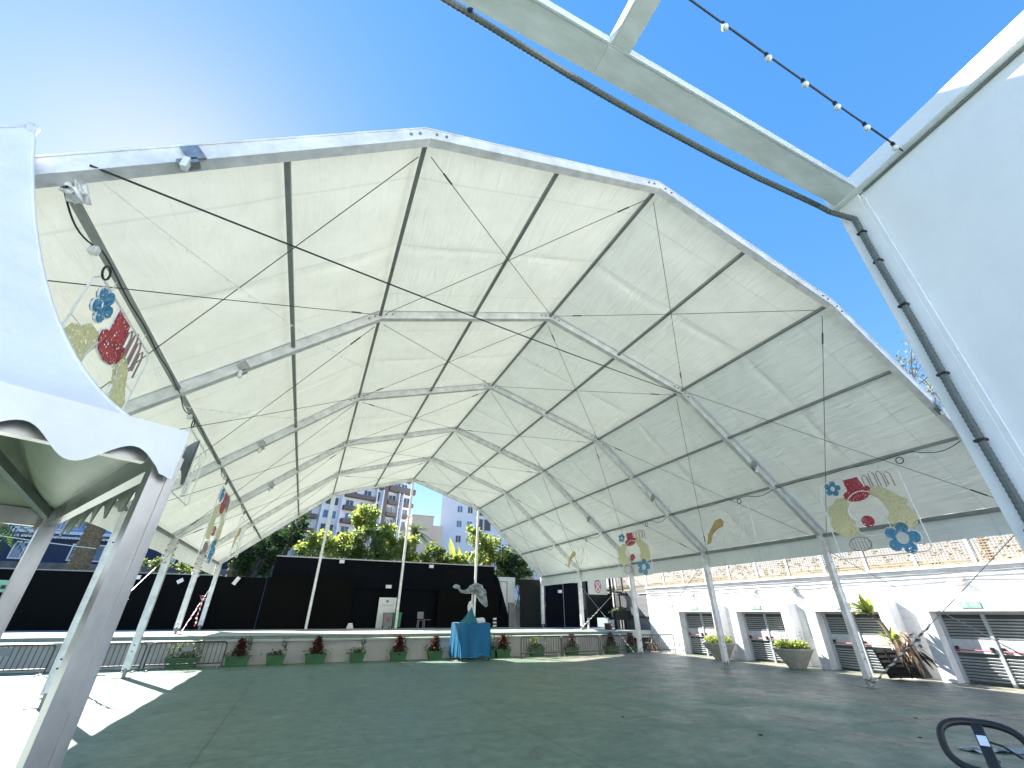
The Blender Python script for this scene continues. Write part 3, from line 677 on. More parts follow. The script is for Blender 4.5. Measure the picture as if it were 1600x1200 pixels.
mb = MB().box(24.59, 24.65, 37.375, 37.39, 5.07, 5.28).box(24.73, 24.79, 37.375, 37.39, 5.07, 5.28).box(24.65, 24.73, 37.375, 37.39, 5.22, 5.28).box(24.65, 24.73, 37.375, 37.39, 5.07, 5.12)
mb.box(24.58, 24.64, 37.375, 37.39, 4.60, 4.86).box(24.75, 24.81, 37.375, 37.39, 4.60, 4.86).box(24.64, 24.75, 37.375, 37.39, 4.60, 4.66)
mb.build('charges', 'pale_red', bn)
MB().prism([(-.26, 0), (-.3, .26), (-.14, .12), (0, .3), (.14, .12), (.3, .26), (.26, 0)], (24.7, 37.42, 5.52), (1, 0, 0), (0, 0, 1), (0, -1, 0), .012).build('crown', 'tinsel_gold', bn)
# mesh gate / stair structure behind
gt = thing('dark_stair_frame', (27, 37, ST), 'dark metal stair frame with mesh gate and rails beside the kiosk', 'stair frame')
mb = MB()
for x in (26.5, 27.6): mb.box(x, x + .1, 36.9, 37.0, ST, 5.9)
mb.box(26.6, 27.6, 36.9, 37.0, 5.75, 5.85).box(26.6, 27.6, 36.9, 37.0, 3.1, 3.2).box(26.6, 27.6, 36.9, 37.0, 4.45, 4.55)
mb.build('frame', 'black_metal', gt)
mb = MB()
for k in range(13): mb.box(26.65 + k * .075, 26.66 + k * .075, 36.94, 36.96, 3.2, 5.75)
for k in range(25): mb.box(26.6, 27.6, 36.945, 36.955, 3.22 + k * .1, 3.235 + k * .1)
mb.build('mesh', 'bar_steel', gt)
MB().beam((26.0, 37.3, 4.6), (27.6, 36.0, 4.25), .1, .1).build('handrail', 'black_metal', gt)
MB().box(26.3, 27.85, 35.95, 36.05, 4.15, 4.3).build('handrail', 'black_metal', gt)
for x in (26.4,): MB().box(x, x + .1, 35.95, 36.05, ST, 4.15).build('rail_post', 'black_metal', gt)
for o_ in (ks, bn): o_.location.x += .9
gt.location.x += .5
# big dark planter on the stage end
dp = thing('dark_planter', (26.3, 35.2, ST), 'tall dark grey square planter on legs at the right end of the stage', 'planter')
MB().box(25.5, 27.2, 34.9, 35.9, ST + .75, ST + 1.45).build('trough', 'green_black', dp, bevel=.03)
for x in (25.65, 26.75): MB().box(x, x + .35, 35.0, 35.4, ST, ST + .75).build('leg', 'black_metal', dp)
MB().leaves([(random.uniform(25.6, 27.1), random.uniform(35, 35.8), ST + 1.42 + random.uniform(0, .25)) for _ in range(160)], .28).build('plants', 'leaf_mid', dp)
tag(MB().lathe((27.4, 34.3, ST), [(.2, 0), (.3, .1), (.3, .5), (.22, .55), (.2, .5)], 14).build('dark_bucket', 'flower_red'), 'small brown bucket standing at the kiosk foot on the stage', 'bucket') if False else None
tag(MB().lathe((25.1, 35.6, ST), [(.25, 0), (.31, .06), (.33, .48), (.27, .5), (.25, .12)], 16).build('dark_pot', 'flower_red'), 'small brown pot standing at the kiosk foot on the stage', 'pot')

# ------------------------------------------------------------------ white service wall on the right
WX = 27.9
wb = thing('white_service_building', (WX, 20, 0), 'long low white building with four louvred doors along the right', 'building')
DOORS = [(27.2, 'first'), (21.8, 'second'), (16.35, 'third'), (10.9, 'fourth'), (5.5, 'fifth')]
# wall with openings: pieces between the doors
HW = 1.65
mb = MB(); prev = 33.3
for c, _ in DOORS:
    mb.box(WX, WX + .4, c + HW, prev, 0, 4.62); mb.box(WX, WX + .4, c - HW, c + HW, 2.8, 4.62); prev = c - HW
mb.box(WX, WX + .4, -30, prev, 0, 4.62)
mb.build('wall', 'whitewall', wb)
MB().box(WX + .41, WX + 2.4, -30, 40, 0, 4.5).build('roof_body', 'whitewall', wb)
MB().box(WX - .14, WX + .5, -30, 33.3, 4.625, 4.74).build('coping', 'whitewall', wb, bevel=.01)
MB().box(WX - .05, WX - .003, -30, 34.4, 4.25, 4.30).build('cable_tray', 'whitewall', wb)
for ci, (c, nm) in enumerate(DOORS):
    mb = MB(); F = 27.12
    mb.box(F, WX - .002, c - HW - .55, c - HW, 0, 3.27).box(F, WX - .002, c + HW, c + HW + .55, 0, 3.27).box(F, WX - .002, c - HW, c + HW, 2.8, 3.27)
    mb.build('door_surround', 'whitewall', wb, bevel=.0)
    fr = MB(); dx = WX - .18
    fr.box(dx - .04, dx + .1, c - HW + .002, c - HW + .14, 0.01, 2.79).box(dx - .04, dx + .1, c + HW - .14, c + HW - .002, 0.01, 2.79).box(dx - .04, dx + .1, c - HW + .14, c + HW - .14, 2.68, 2.79)
    fr.box(dx - .05, dx + .1, c - .06, c + .06, .01, 2.68)
    d = fr.build('door', 'louvre', wb); d['label'] = nm + ' grey louvred double door counting from the stage'
    for s in (-1, 1):
        y0, y1 = (c + .062, c + HW - .142) if s > 0 else (c - HW + .142, c - .062)
        lb = MB()
        for z0, z1 in ((.12, 1.15), (1.72, 2.66)):
            n = int((z1 - z0) / .118)
            for k in range(n):
                zz = z0 + k * .118; lb.add([(dx + .05, y0, zz), (dx + .05, y1, zz), (dx - .015, y1, zz + .062), (dx - .015, y0, zz + .062), (dx + .062, y0, zz + .01), (dx + .062, y1, zz + .01), (dx, y1, zz + .075), (dx, y0, zz + .075)],
                       [(3, 2, 1, 0), (4, 5, 6, 7), (0, 1, 5, 4), (1, 2, 6, 5), (2, 3, 7, 6), (3, 0, 4, 7)])
        lb.build('louvre_blades', 'louvre', d)
        MB().box(dx + .07, dx + .09, y0, y1, .02, 2.67).build('backing', 'louvre_dark', d)
        MB().box(dx - .01, dx + .05, y0, y1, 1.17, 1.70).build('mid_panel', 'door_panel', d)
        MB().tube([(dx - .11, y0 + .12, 1.28), (dx - .11, y1 - .12, 1.28)], .025, 8).build('push_bar', 'pale_red', d)
        mb = MB()
        for yy in (y0 + .12, y1 - .12): mb.box(dx - .12, dx - .012, yy - .05, yy + .05, 1.22, 1.42)
        mb.build('bar_bracket', 'black_metal', d)
    if ci < 4:
        sg = MB().box(F - .03, F - .003, c - .35, c + .35, 2.93, 3.17).build('exit_sign', 'exit_green', wb)
        # arrow and running figure simplified to the sign's white marks
        mb = MB().prism([(0, .04), (.16, .04), (.16, .09), (.25, 0), (.16, -.09), (.16, -.04), (0, -.04)], (F - .034, c - .02, 3.05), (0, -1, 0), (0, 0, 1), (1, 0, 0), .003)
        mb.prism([(-.02, .09), (.03, .09), (.03, .04), (.0, .04), (.05, -.08), (.0, -.08), (-.03, -.02), (-.08, -.08), (-.11, -.06), (-.05, .02), (-.09, .0), (-.1, .03), (-.04, .05)], (F - .034, c + .18, 3.05), (0, -1, 0), (0, 0, 1), (1, 0, 0), .003)
        mb.build('pictogram', 'plastic_w', sg)
def wall_lamp(y, z, label, big=False):
    g = thing('bulkhead_lamp', (WX, y, z), label, 'lamp', 'cream bulkhead lamps on the white wall')
    w = .34 if big else .2
    MB().lathe((WX - .14, y, z - .08), [(.10, 0), (.16, .03), (.17, .1), (.12, .17), (.05, .18)], 14, .9, w / .17).build('diffuser', 'banner', g, smooth=True)
    MB().box(WX - .1, WX - .001, y - w, y + w, z + .1, z + .16).build('base', 'concrete', g)
wall_lamp(22.4, 3.9, 'cream oval bulkhead lamp above the second louvred door', True)
wall_lamp(27.9, 3.85, 'small bulkhead lamp above the first louvred door')
wall_lamp(19.5, 4.0, 'small bulkhead lamp between the second and third louvred doors')
wall_lamp(17.0, 4.0, 'small bulkhead lamp over the third louvred door, beside a marquee leg')
wall_lamp(11.3, 4.0, 'cream oval bulkhead lamp above the fourth louvred door', True)
for y, h, lb in ((19.2, 2.7, 'loose cable hanging down the white wall right of the second door'), (30.4, 2.8, 'loose cable hanging down the white wall left of the first door')):
    P = [(WX - .05, y, 4.3), (WX - .06, y + .03, 3.6), (WX - .05, y - .05, 2.6), (WX - .07, y - .12, 4.3 - h), (WX - .1, y - .2, 4.1 - h)]
    tag(MB().tube(P, .02, 5).build('hanging_cable', 'bin_grey'), lb, 'cable')
for zz, r0, lb in ((4.44, .022, 'upper grey cable running along the white wall below the coping'), (4.12, .016, 'lower sagging grey cable running along the white wall below the coping')):
    P = []
    for k in range(150):
        y = 33.0 - k * .28; P.append((WX - .03 - .01 * math.sin(y), y, zz - (.10 if r0 < .02 else .02) * abs(math.sin(y * .58)) + .01 * math.sin(y * 3)))
    tag(MB().tube(P, r0, 5).build('wall_cable', 'bin_grey'), lb, 'cable')
mb = MB()
for k in range(5): mb.box(WX - .006, WX - .001, -8, 33.2, 3.42 + .22 * k, 3.428 + .22 * k)
for k in range(7):
    for (a_, b_) in ((33.2, 28.85 + .55), (26.65 - 1.65, 24.0), (19.6, 18.55), (14.15, 13.1), (8.7, 7.7)): mb.box(WX - .006, WX - .001, min(a_, b_), max(a_, b_), .4 + .42 * k, .408 + .42 * k)
mb.build('block_joints', 'concrete', wb)
# far stretch of the white wall, its shade painted in as grey
ew = thing('painted_shade_end_wall', (27.9, 35, 0), 'wall stretch with its shade painted grey behind the dark planter, left of the white building', 'wall')
MB().box(WX + .02, WX + .4, 33.31, 38.1, 0, 4.55).build('wall', 'wall_shade', ew)
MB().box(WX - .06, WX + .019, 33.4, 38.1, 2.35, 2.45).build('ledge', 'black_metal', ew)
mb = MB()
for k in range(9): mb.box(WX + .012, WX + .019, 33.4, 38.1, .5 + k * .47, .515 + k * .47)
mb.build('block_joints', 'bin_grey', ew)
# fence on top of the white wall
fx = 28.15
fe = thing('lattice_fence', (fx, 20, 4.74), 'tan lattice screen fence with white posts on top of the white wall', 'fence')
ps = [38.0 - k * 2.3 for k in range(28)]
for y in ps[:22]: MB().box(fx - .05, fx + .05, y - .06, y + .06, 4.74, 6.22).build('post', 'white_paint', fe)
MB().box(fx - .04, fx + .04, -25, 38.1, 6.225, 6.29).build('top_rail', 'white_paint', fe)
mb = MB(); k = 0
z = 4.80
while z < 6.2: mb.box(fx - .015, fx - .003, -20, 38.0, z, z + .045); z += .115
mb.build('horizontal_slats', 'tan', fe)
mb = MB(); y = -20
while y < 37.9: mb.box(fx + .0, fx + .012, y, y + .05, 4.76, 6.2); y += .14
mb.build('vertical_slats', 'tan', fe)
# hillside behind the fence
def hillf(u, v):
    y = -60 + 150 * u; t = v
    return (31.5 + 40 * t + 1.2 * math.sin(y * .3 + t * 4), y, 3.5 + 4.2 * t ** .55 + .8 * math.sin(y * .21 + 1) * t + .5 * math.sin(y * .9 + t * 9) * t)
MB().grid(hillf, 120, 20).build('hillside', 'hill', smooth=True)['kind'] = 'structure'
MB().leaves([(31.5 + 8 * random.random() ** 2, random.uniform(0, 36), 4.7 + random.random() ** 2 * 1.9) for _ in range(1700)], .34).build('hillside_scrub', 'leaf_dark')['kind'] = 'stuff'

# ------------------------------------------------------------------ planters, barriers, bowls
PG = 'green trough planters along the stage front'
def planter(x, y, kind, label, w=1.05):
    g = thing('trough_planter', (x, y, 0), label, 'planter', PG)
    h = .42; d = .40
    b = [(-w / 2, -d / 2), (w / 2, -d / 2), (w / 2, d / 2), (-w / 2, d / 2)]
    vs = [(x + p * .84, y + q * .8, .0) for p, q in b] + [(x + p, y + q, h) for p, q in b]
    MB().add(vs, [(3, 2, 1, 0), (4, 5, 6, 7), (0, 1, 5, 4), (1, 2, 6, 5), (2, 3, 7, 6), (3, 0, 4, 7)]).build('trough', 'green_plastic', g)
    mb = MB().box(x - w / 2 - .03, x + w / 2 + .03, y - d / 2 - .03, y - d / 2 + .03, h + .002, h + .06).box(x - w / 2 - .03, x + w / 2 + .03, y + d / 2 - .03, y + d / 2 + .03, h + .002, h + .06)
    mb.box(x - w / 2 - .03, x - w / 2 + .03, y - d / 2 + .03, y + d / 2 - .03, h + .002, h + .06).box(x + w / 2 - .03, x + w / 2 + .03, y - d / 2 + .03, y + d / 2 - .03, h + .002, h + .06)
    mb.build('rim', 'green_plastic', g)
    if 'r' in kind:     # upright russet croton cone with green leaves around its foot
        P = []
        for _ in range(420):
            t = random.random(); a = random.uniform(0, 2 * PI); r = .27 * (1 - t ** 2.2) * math.sqrt(random.random()) + .03
            P.append((x + r * math.cos(a), y + .8 * r * math.sin(a), h + .02 + t * .85))
        MB().leaves(P, .19, up=.0, aspect=.4).build('russet_plant', 'flower_red', g)
    n = {'g': 300, 's': 150, 't': 110}.get(kind[0], 130); hh = {'g': .75, 's': .3, 't': .25}.get(kind[0], .28)
    P = [(x + random.gauss(0, w * .26), y + random.gauss(0, .11), h + .03 + hh * random.random() ** 1.4) for _ in range(n)]
    MB().leaves(P, .15).build('green_leaves', 'leaf_mid' if kind[0] != 't' else 'leaf_dark', g)
    if kind[0] in 'ts' or 'x' in kind:
        sx = x + w * .36; mb = MB().tube([(x + .2 * w, y, h), (sx, y, h + .4), (sx + .1, y, h + .85)], [.02, .015, .008], 5)
        mb.leaves([(sx - .05 + random.uniform(-.12, .18), y + random.uniform(-.1, .1), h + .35 + random.random() * .6) for _ in range(50)], .12)
        mb.build('straggly_stem', 'leaf_dark', g)
    return g
PY = 31.25
planter(-5.3, PY, 'g', 'green trough with a tall leafy shrub behind the left steel barrier', 1.5)
planter(-2.75, PY, 'rx', 'green trough with a russet plant just right of the left barrier', 1.15)
planter(-.85, PY, 't', 'green trough with one thin straggly stem leaning right', .95)
planter(1.25, PY, 'r', 'green trough with a tall dark russet plant, third from the left barrier', 1.15)
planter(3.57, PY, 's', 'small low green trough with sparse grey green leaves', .85)
planter(6.05, PY, 'rx', 'green trough with a russet plant below the centre post', 1.0)
planter(8.4, PY, 'r', 'green trough with a russet plant left of the blue cloth box', .95)
planter(12.1, PY, 's', 'small green trough peeping out at the right side of the blue cloth box', .8)
planter(13.15, PY, 'rx', 'green trough with an orange russet plant between the blue box and the barriers', 1.05)
planter(15.75, PY, 'g', 'green trough with a bushy green plant behind the first centre barrier', 1.1)
planter(18.65, PY, 'r', 'green trough with a russet plant behind the second centre barrier', 1.05)
planter(22.15, PY, 'r', 'green trough with a wide dark russet plant behind the third centre barrier', 1.15)
planter(24.0, PY, 'r', 'green trough with a dark plant half hidden by a marquee leg', .8)

def barrier_at(w, label, plate=True):
    g = thing('crowd_barrier', (0, 0, 0), label, 'barrier', 'steel crowd barriers')
    hh = 1.22; r = .18; P = []
    for cx, cz, a0 in ((w - r, hh - r, 90), (w - r, .30 + .02, 0)): pass
    P = [(0, 0, .06), (0, 0, hh - r)] + [(r - r * math.cos(t), 0, hh - r + r * math.sin(t)) for t in np.linspace(0, PI / 2, 6)[1:]] + [(w - r + r * math.sin(t), 0, hh - r + r * math.cos(t)) for t in np.linspace(0, PI / 2, 6)] + [(w, 0, .06)]
    mb = MB().tube(P, .036, 8).tube([(0, 0, .25), (w, 0, .25)], .030, 8); mb.build('frame', 'bar_steel', g)
    n = 16; mb = MB()
    for k in range(1, n):
        x = w * k / n; zt = hh if r < x < w - r else hh - .05; mb.tube([(x, 0, .25), (x, 0, zt)], .018, 6)
    mb.build('bars', 'bar_steel', g)
    for x in (.18, w - .18): MB().beam((x, -.38, .03), (x, .38, .03), .07, .03).add([], []).build('foot', 'steel', g)
    for x in (.18, w - .18): MB().tube([(x, 0, .04), (x, 0, .25)], .02, 6).build('foot_stem', 'steel', g)
    if plate: MB().box(w * .42, w * .42 + .45, -.05, -.03, hh - .42, hh - .1).build('name_plate', 'bin_grey', g)
    return g
b0 = barrier_at(3.35, 'steel crowd barrier standing right of the fourth left marquee leg'); b0.location = (-6.7, 30.35, 0); b0.rotation_euler = (0, 0, .03)
dup(b0, (-10.2, 30.2, 0), .02, 'steel crowd barrier between two left marquee legs', 'steel crowd barriers')
dup(b0, (-13.7, 30.05, 0), .0, 'leftmost steel crowd barrier, seen between the gazebo posts', 'steel crowd barriers')
b1 = barrier_at(3.1, 'steel crowd barrier just right of the blue cloth box'); b1.location = (14.1, 30.3, 0)
dup(b1, (17.3, 30.35, 0), 0, 'middle steel crowd barrier of the row right of the blue cloth box', 'steel crowd barriers')
dup(b1, (20.6, 30.4, 0), .02, 'steel crowd barrier ending at the leg below the small clown figure', 'steel crowd barriers')
dup(b1, (24.1, 30.3, 0), -.12, 'rightmost steel crowd barrier, between a marquee leg and the white wall', 'steel crowd barriers')
# debris corner
tr = thing('folding_trestle', (26.3, 31.5, 0), 'small collapsed wooden trestle behind the rightmost barrier', 'trestle')
for a, b in (((25.7, 31.2, 0.02), (26.3, 31.4, .95)), ((26.8, 31.2, .02), (26.25, 31.4, .95)), ((25.7, 31.9, .02), (26.3, 31.6, .95)), ((26.9, 31.9, .02), (26.3, 31.6, .95))): MB().beam(a, b, .07, .05).build('leg', 'black_metal', tr)
MB().frame((26.3, 31.5, .5), (1, 0, -.2), (0, 1, 0), (0, 0, 1), -.6, .6, -.4, .4, 0, .04).build('board', 'straw', tr)
tag(MB().prism([(-.5, 0), (.5, 0), (.3, .5), (-.35, .45)], (27.0, 32.2, .003), (1, 0, 0), (0, 0, 1), (0, 1, 0), .35).build('rubble_sack', 'straw'), 'reddish brown rubble sack lying in the corner by the white wall', 'sack')

BG = 'conical concrete bowl planters by the white wall'
def bowl(x, y, label, n=900):
    g = thing('bowl_planter', (x, y, 0), label, 'planter', BG)
    MB().lathe((x, y, 0), [(.40, 0), (.44, .05), (.98, .86), (1.02, .90), (1.02, .97), (.92, .97), (.86, .88), (.5, .82)], 32).build('bowl', 'concrete', g, smooth=False)
    P = [(x + .85 * math.sqrt(random.random()) * math.cos(a), y + .85 * math.sqrt(random.random()) * math.sin(a), .86 + .45 * random.random()) for a in np.random.default_rng(3).uniform(0, 2 * PI, n)]
    MB().leaves(P, .2).build('foliage', 'leaf_bright', g)
    mb = MB()
    for k in range(26):
        a = random.uniform(0, 2 * PI); r = .7 * random.random(); px, py = x + r * math.cos(a), y + r * math.sin(a); hh = random.uniform(.5, 1.15)
        mb.tube([(px, py, .9), (px + random.uniform(-.1, .1), py + random.uniform(-.1, .1), .9 + hh)], [.008, .004], 4)
        mb.leaves([(px + random.uniform(-.05, .05), py + random.uniform(-.05, .05), .9 + hh - random.random() * .3) for _ in range(4)], .1)
    mb.build('thin_stems', 'leaf_grey', g)
bowl(25.9, 19.1, 'conical concrete bowl of green plants between the second and third doors')
bowl(26.2, 24.6, 'conical concrete bowl of green plants half hidden behind a marquee leg')

# toppled bird of paradise plant in a black crate by the third door
fp = thing('leaning_potted_plant', (26.0, 13.7, 0), 'leaning broad leaved plant in a black crate with dry leaves, right of the third door', 'potted plant')
mb = MB(); ex, ez = V((.0, -1, 0)), V((0, .34, 1)).normalized(); o = V((25.6, 14.4, .05))
ez = V((0, .28, 1)).normalized(); ex = V((0, -1, .1)).normalized(); ey = V((1, 0, 0))
for k in range(6): mb.frame(o, ex, ey, ez, 0, 1.35, 0, .03, .02 + k * .2, .12 + k * .2).frame(o, ex, ey, ez, 0, 1.35, .75, .78, .02 + k * .2, .12 + k * .2)
for k in (0, .45, .9, 1.32): mb.frame(o, ex, ey, ez, k, k + .05, -.03, -.002, 0, 1.2)
for k in (0, 1.32): mb.frame(o, ex, ey, ez, k, k + .03, .03, .75, 0, 1.2)
mb.build('crate', 'black_metal', fp)
MB().frame(o, ex, ey, ez, .05, 1.3, .05, .73, .03, 1.1).build('soil', 'soil', fp)
mb = MB().tube([(26, 13.7, 1.0), (26, 13.95, 1.8), (26, 14.15, 2.3), (25.95, 14.5, 2.75)], [.13, .10, .09, .07], 8); mb.build('trunk', 'bark', fp)
def blade(mb, base, d, L_, w, droop=.25):
    base, d = V(base), V(d).normalized(); s = d.cross(V((0, 0, 1))); s = s.normalized() if s.length > .1 else V((1, 0, 0)); vs = []; n = 7
    for i in range(n + 1):
        t = i / n; p = base + d * L_ * t - V((0, 0, droop * L_ * t * t)); ww = w * math.sin(PI * min(1, .08 + t * .92)) * .5
        vs += [p + s * ww + V((0, 0, ww * .3)), p, p - s * ww + V((0, 0, ww * .3))]
    fs = []
    for i in range(n): fs += [(3 * i, 3 * i + 1, 3 * i + 4, 3 * i + 3), (3 * i + 1, 3 * i + 2, 3 * i + 5, 3 * i + 4)]
    mb.add(vs, fs)
mb = MB()
for k in range(26): blade(mb, (25.95, 14.5 + random.uniform(-.15, .1), 2.6 + random.uniform(0, .2)), (random.uniform(-.6, .6), random.uniform(-.1, 1.5), random.uniform(.1, 1.3)), random.uniform(.8, 1.5), .24)
for k in range(26): blade(mb, (26, 13.8 + random.uniform(-.2, .2), 1.35 + random.uniform(0, .3)), (random.uniform(-.6, .5), random.uniform(-.4, 1.2), random.uniform(.1, 1)), random.uniform(.5, 1.0), .2)
mb.build('leaves', 'leaf_bright', fp)
mb = MB()
for k in range(34): blade(mb, (25.85 + random.uniform(-.25, .25), 13.4 + random.uniform(-.35, .4), 1.45 + random.uniform(-.2, .5)), (random.uniform(-.5, .2), random.uniform(-1.0, .1), random.uniform(-1.0, .2)), random.uniform(.4, .85), .17, .6)
mb.build('dry_leaves', 'straw', fp)
mb = MB()
for k in range(12): blade(mb, (25.65, 13.1 + random.uniform(-.3, .3), 1.5 + random.uniform(-.4, .3)), (random.uniform(-.3, .1), -1, random.uniform(-1.6, -.2)), random.uniform(.5, .9), .14, .4)
mb.build('dark_dead_leaves', 'soil', fp)

# ------------------------------------------------------------------ blue cloth box with wrapped sculpture
bx = thing('cloth_covered_box', (10.42, 30.3, 0), 'bright blue cloth covered box on the floor before the stage', 'covered box')
ang = .10; ex = V((math.cos(ang), math.sin(ang), 0)); ey = V((-math.sin(ang), math.cos(ang), 0)); o = V((10.42, 30.3, 0))
def cloth(side):
    def f(u, v):
        w = .97
        p = [(-w, -w), (w, -w), (w, w), (-w, w)]; a = p[side]; b = p[(side + 1) % 4]
        xx = a[0] + (b[0] - a[0]) * u; yy = a[1] + (b[1] - a[1]) * u
        fl = 1 + (1 - v) * .05 * (1 + .7 * math.sin(u * 17 + side) + .4 * math.sin(u * 41))
        return o + ex * xx * fl + ey * yy * fl + V((0, 0, .20 + 1.86 * v + .04 * math.sin(u * 11 + side * 2) * (1 - v)))
    return f
mb = MB()
for sd in range(4): mb.grid(cloth(sd), 40, 14)
mb.build('cloth_skirt', 'blue_cloth', bx, smooth=True)
MB().grid(lambda u, v: o + ex * (-.97 + 1.94 * u) + ey * (-.97 + 1.94 * v) + V((0, 0, 2.06 + .05 * math.sin(u * 9) * math.sin(v * 7))), 16, 16).build('cloth_top', 'teal_cloth', bx, smooth=True)
def peak(u, v):
    a = 2 * PI * u; r = .55 * (1 - v) ** 1.5 + .02; r *= 1 + .22 * math.sin(a * 5) * (1 - v)
    return o + V((-.02 - .1 * (1 - v), -.1, 2.07)) + V((r * math.cos(a), r * math.sin(a) * .9, 1.05 * v ** 1.05))
MB().grid(peak, 40, 12).build('cloth_peak', 'teal_cloth', bx, smooth=True)
mb = MB()
for sx in (-1, 1):
    for sy in (-1, 1): p = o + ex * sx * .93 + ey * sy * .93; mb.tube([p + V((0, 0, .01)), p + V((0, 0, .3))], .05, 6)
mb.build('leg', 'black_metal', bx)
MB().lathe(tuple(o + V((0, -.3, 0))), [(1.0, .012), (1.02, .03), (.9, .04)], 30, 1, .7).build('hem_on_floor', 'straw', bx)
MB().frame(o + V((.55, -.3, 2.12)), (1, 0, .1), (0, 1, .3), (0, 0, 1), -.27, .27, -.2, .2, 0, .18).build('silver_parcel', 'alu', bx)
sc_ = thing('wrapped_sculpture', tuple(o + V((.0, 0, 2.0))), 'grey plastic wrapped bird like sculpture on a white rod above the blue box', 'sculpture')
c0 = V((10.42, 30.25, 0))
MB().tube([c0 + V((-.02, 0, 2.1)), c0 + V((0, 0, 3.75))], .05, 8).build('rod', 'white_paint', sc_)
MB().lathe(tuple(c0 + V((-.10, 0, 2.62))), [(.03, 0), (.14, .08), (.2, .3), (.2, .45), (.12, .66), (.03, .74)], 16, 1, .5).build('white_paddle', 'plastic_w', sc_, smooth=True)
spine = [(-1.36, 4.16, .05), (-1.25, 4.22, .13), (-1.05, 4.20, .12), (-.95, 4.05, .07), (-.75, 3.92, .08), (-.45, 3.90, .12), (-.15, 4.02, .22), (.15, 4.14, .34), (.42, 4.04, .38), (.65, 3.74, .34), (.86, 3.40, .25), (1.02, 3.1, .13), (1.05, 3.0, .04)]
sp = []; rad = []
for i in range(len(spine) - 1):
    for t in (0, .33, .66):
        a, b = spine[i], spine[i + 1]; sp.append(c0 + V((a[0] + (b[0] - a[0]) * t, .06 * math.sin(i * 2 + t * 3), a[1] + (b[1] - a[1]) * t))); rad.append((a[2] + (b[2] - a[2]) * t) * (1 + .12 * math.sin(i * 5 + t * 9)))
MB().tube(sp, rad, 16).build('wrapped_body', 'grey_sheet', sc_, smooth=True)

# ------------------------------------------------------------------ gazebo on the left
A = V((-1.35, 4.62, 0)); e1 = V((-.484, .875, 0)); e2 = V((-.875, -.484, 0)); SZ = 5.3; EZ = 4.0
gz = thing('pagoda_gazebo', (-1.35, 4.62, 0), 'white pagoda gazebo with pointed roof and scalloped valance at the left edge', 'gazebo')
cor = [A, A + e1 * SZ, A + e1 * SZ + e2 * SZ, A + e2 * SZ]
ctr = V((-4.80, 5.80, 0)); PKZ = 8.55
def hz(t): return EZ + .02 + (PKZ - EZ) * (t ** 1.75 * .96 + .04 * t)
mb = MB()
for k in range(4):
    a, b = cor[k], cor[(k + 1) % 4]
    def f(u, v, a=a, b=b):
        t = v; e = a.lerp(b, u); p = e.lerp(ctr, t); sg_ = -.22 * math.sin(PI * u) * math.sin(PI * min(1, t * 1.1)) * (1 - t)
        return (p.x, p.y, hz(t) + sg_)
    mb.grid(f, 24, 30)
mb.build('canopy', 'gazebo', gz, smooth=True)
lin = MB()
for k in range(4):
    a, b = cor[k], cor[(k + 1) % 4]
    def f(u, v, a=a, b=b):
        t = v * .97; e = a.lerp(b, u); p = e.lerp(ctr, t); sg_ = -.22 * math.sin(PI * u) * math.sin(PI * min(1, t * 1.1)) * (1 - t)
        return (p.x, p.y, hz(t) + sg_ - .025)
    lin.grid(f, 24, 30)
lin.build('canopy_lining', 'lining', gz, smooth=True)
hem = MB()
for k in range(4): hem.tube([cor[k].lerp(ctr, t) + V((0, 0, hz(t) + .012)) for t in np.linspace(0, 1, 20)], .018, 5)
hem.build('ridge_seam', 'gazebo', gz, smooth=True)
for k in range(4):
    a, b = cor[k] , cor[(k + 1) % 4]; nrm = (b - a).normalized().cross(V((0, 0, 1))); a = a + V((0, 0, 0)); 
    if nrm.dot(a.lerp(b, .5) - ctr) < 0: nrm = -nrm
    def f(u, v, a=a, b=b, nrm=nrm, k=k):
        uu = u if k != 3 else 1 - u
        d = uu * SZ; hh = .34 + .105 * math.cos(2 * PI * d / .66)
        if d < .12 or d > SZ - .12: hh = max(hh, .42)
        p = a.lerp(b, u) + nrm * (.14 + .012 * math.sin(u * 40) * v)
        return (p.x, p.y, EZ + .06 - hh * v)
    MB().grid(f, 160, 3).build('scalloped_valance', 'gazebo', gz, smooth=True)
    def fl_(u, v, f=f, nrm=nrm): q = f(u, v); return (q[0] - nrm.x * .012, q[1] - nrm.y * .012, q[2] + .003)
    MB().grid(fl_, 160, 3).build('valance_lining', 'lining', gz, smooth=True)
for k in range(4):
    c = cor[k]; s1 = (cor[(k + 1) % 4] - c).normalized(); s2 = (cor[k - 1] - c).normalized()
    mb = MB(); hw = .088
    mb.frame(c + s1 * .05 + s2 * .05, s1, s2, (0, 0, 1), -hw, hw, -hw, hw, 0.01, EZ - .02)
    for (e_, g_) in ((s1, s2), (s2, s1)):
        for q in (-hw, hw - .05): mb.frame(c + s1 * .05 + s2 * .05, e_, g_, (0, 0, 1), q, q + .05, -hw - .022, -hw - .002, .01, EZ - .16)
    mb.build('post', 'gz_alu', gz)
    a = c + s1 * .2; b = cor[(k + 1) % 4] - s1 * .2
    off = (ctr - a.lerp(b, .5)); off.z = 0; off = off.normalized() * .05
    MB().beam(a + off + V((0, 0, EZ - .13)), b + off + V((0, 0, EZ - .13)), .10, .24).build('eaves_beam', 'gz_alu', gz)
    MB().beam(c + (ctr - c) * .03 + V((0, 0, EZ - .10)), ctr + V((0, 0, 5.35)), .10, .12).build('hip_strut', 'alu_dark', gz)
MB().tube([ctr + V((0, 0, 5.2)), ctr + V((0, 0, PKZ))], .07, 10).build('centre_mast', 'alu', gz)

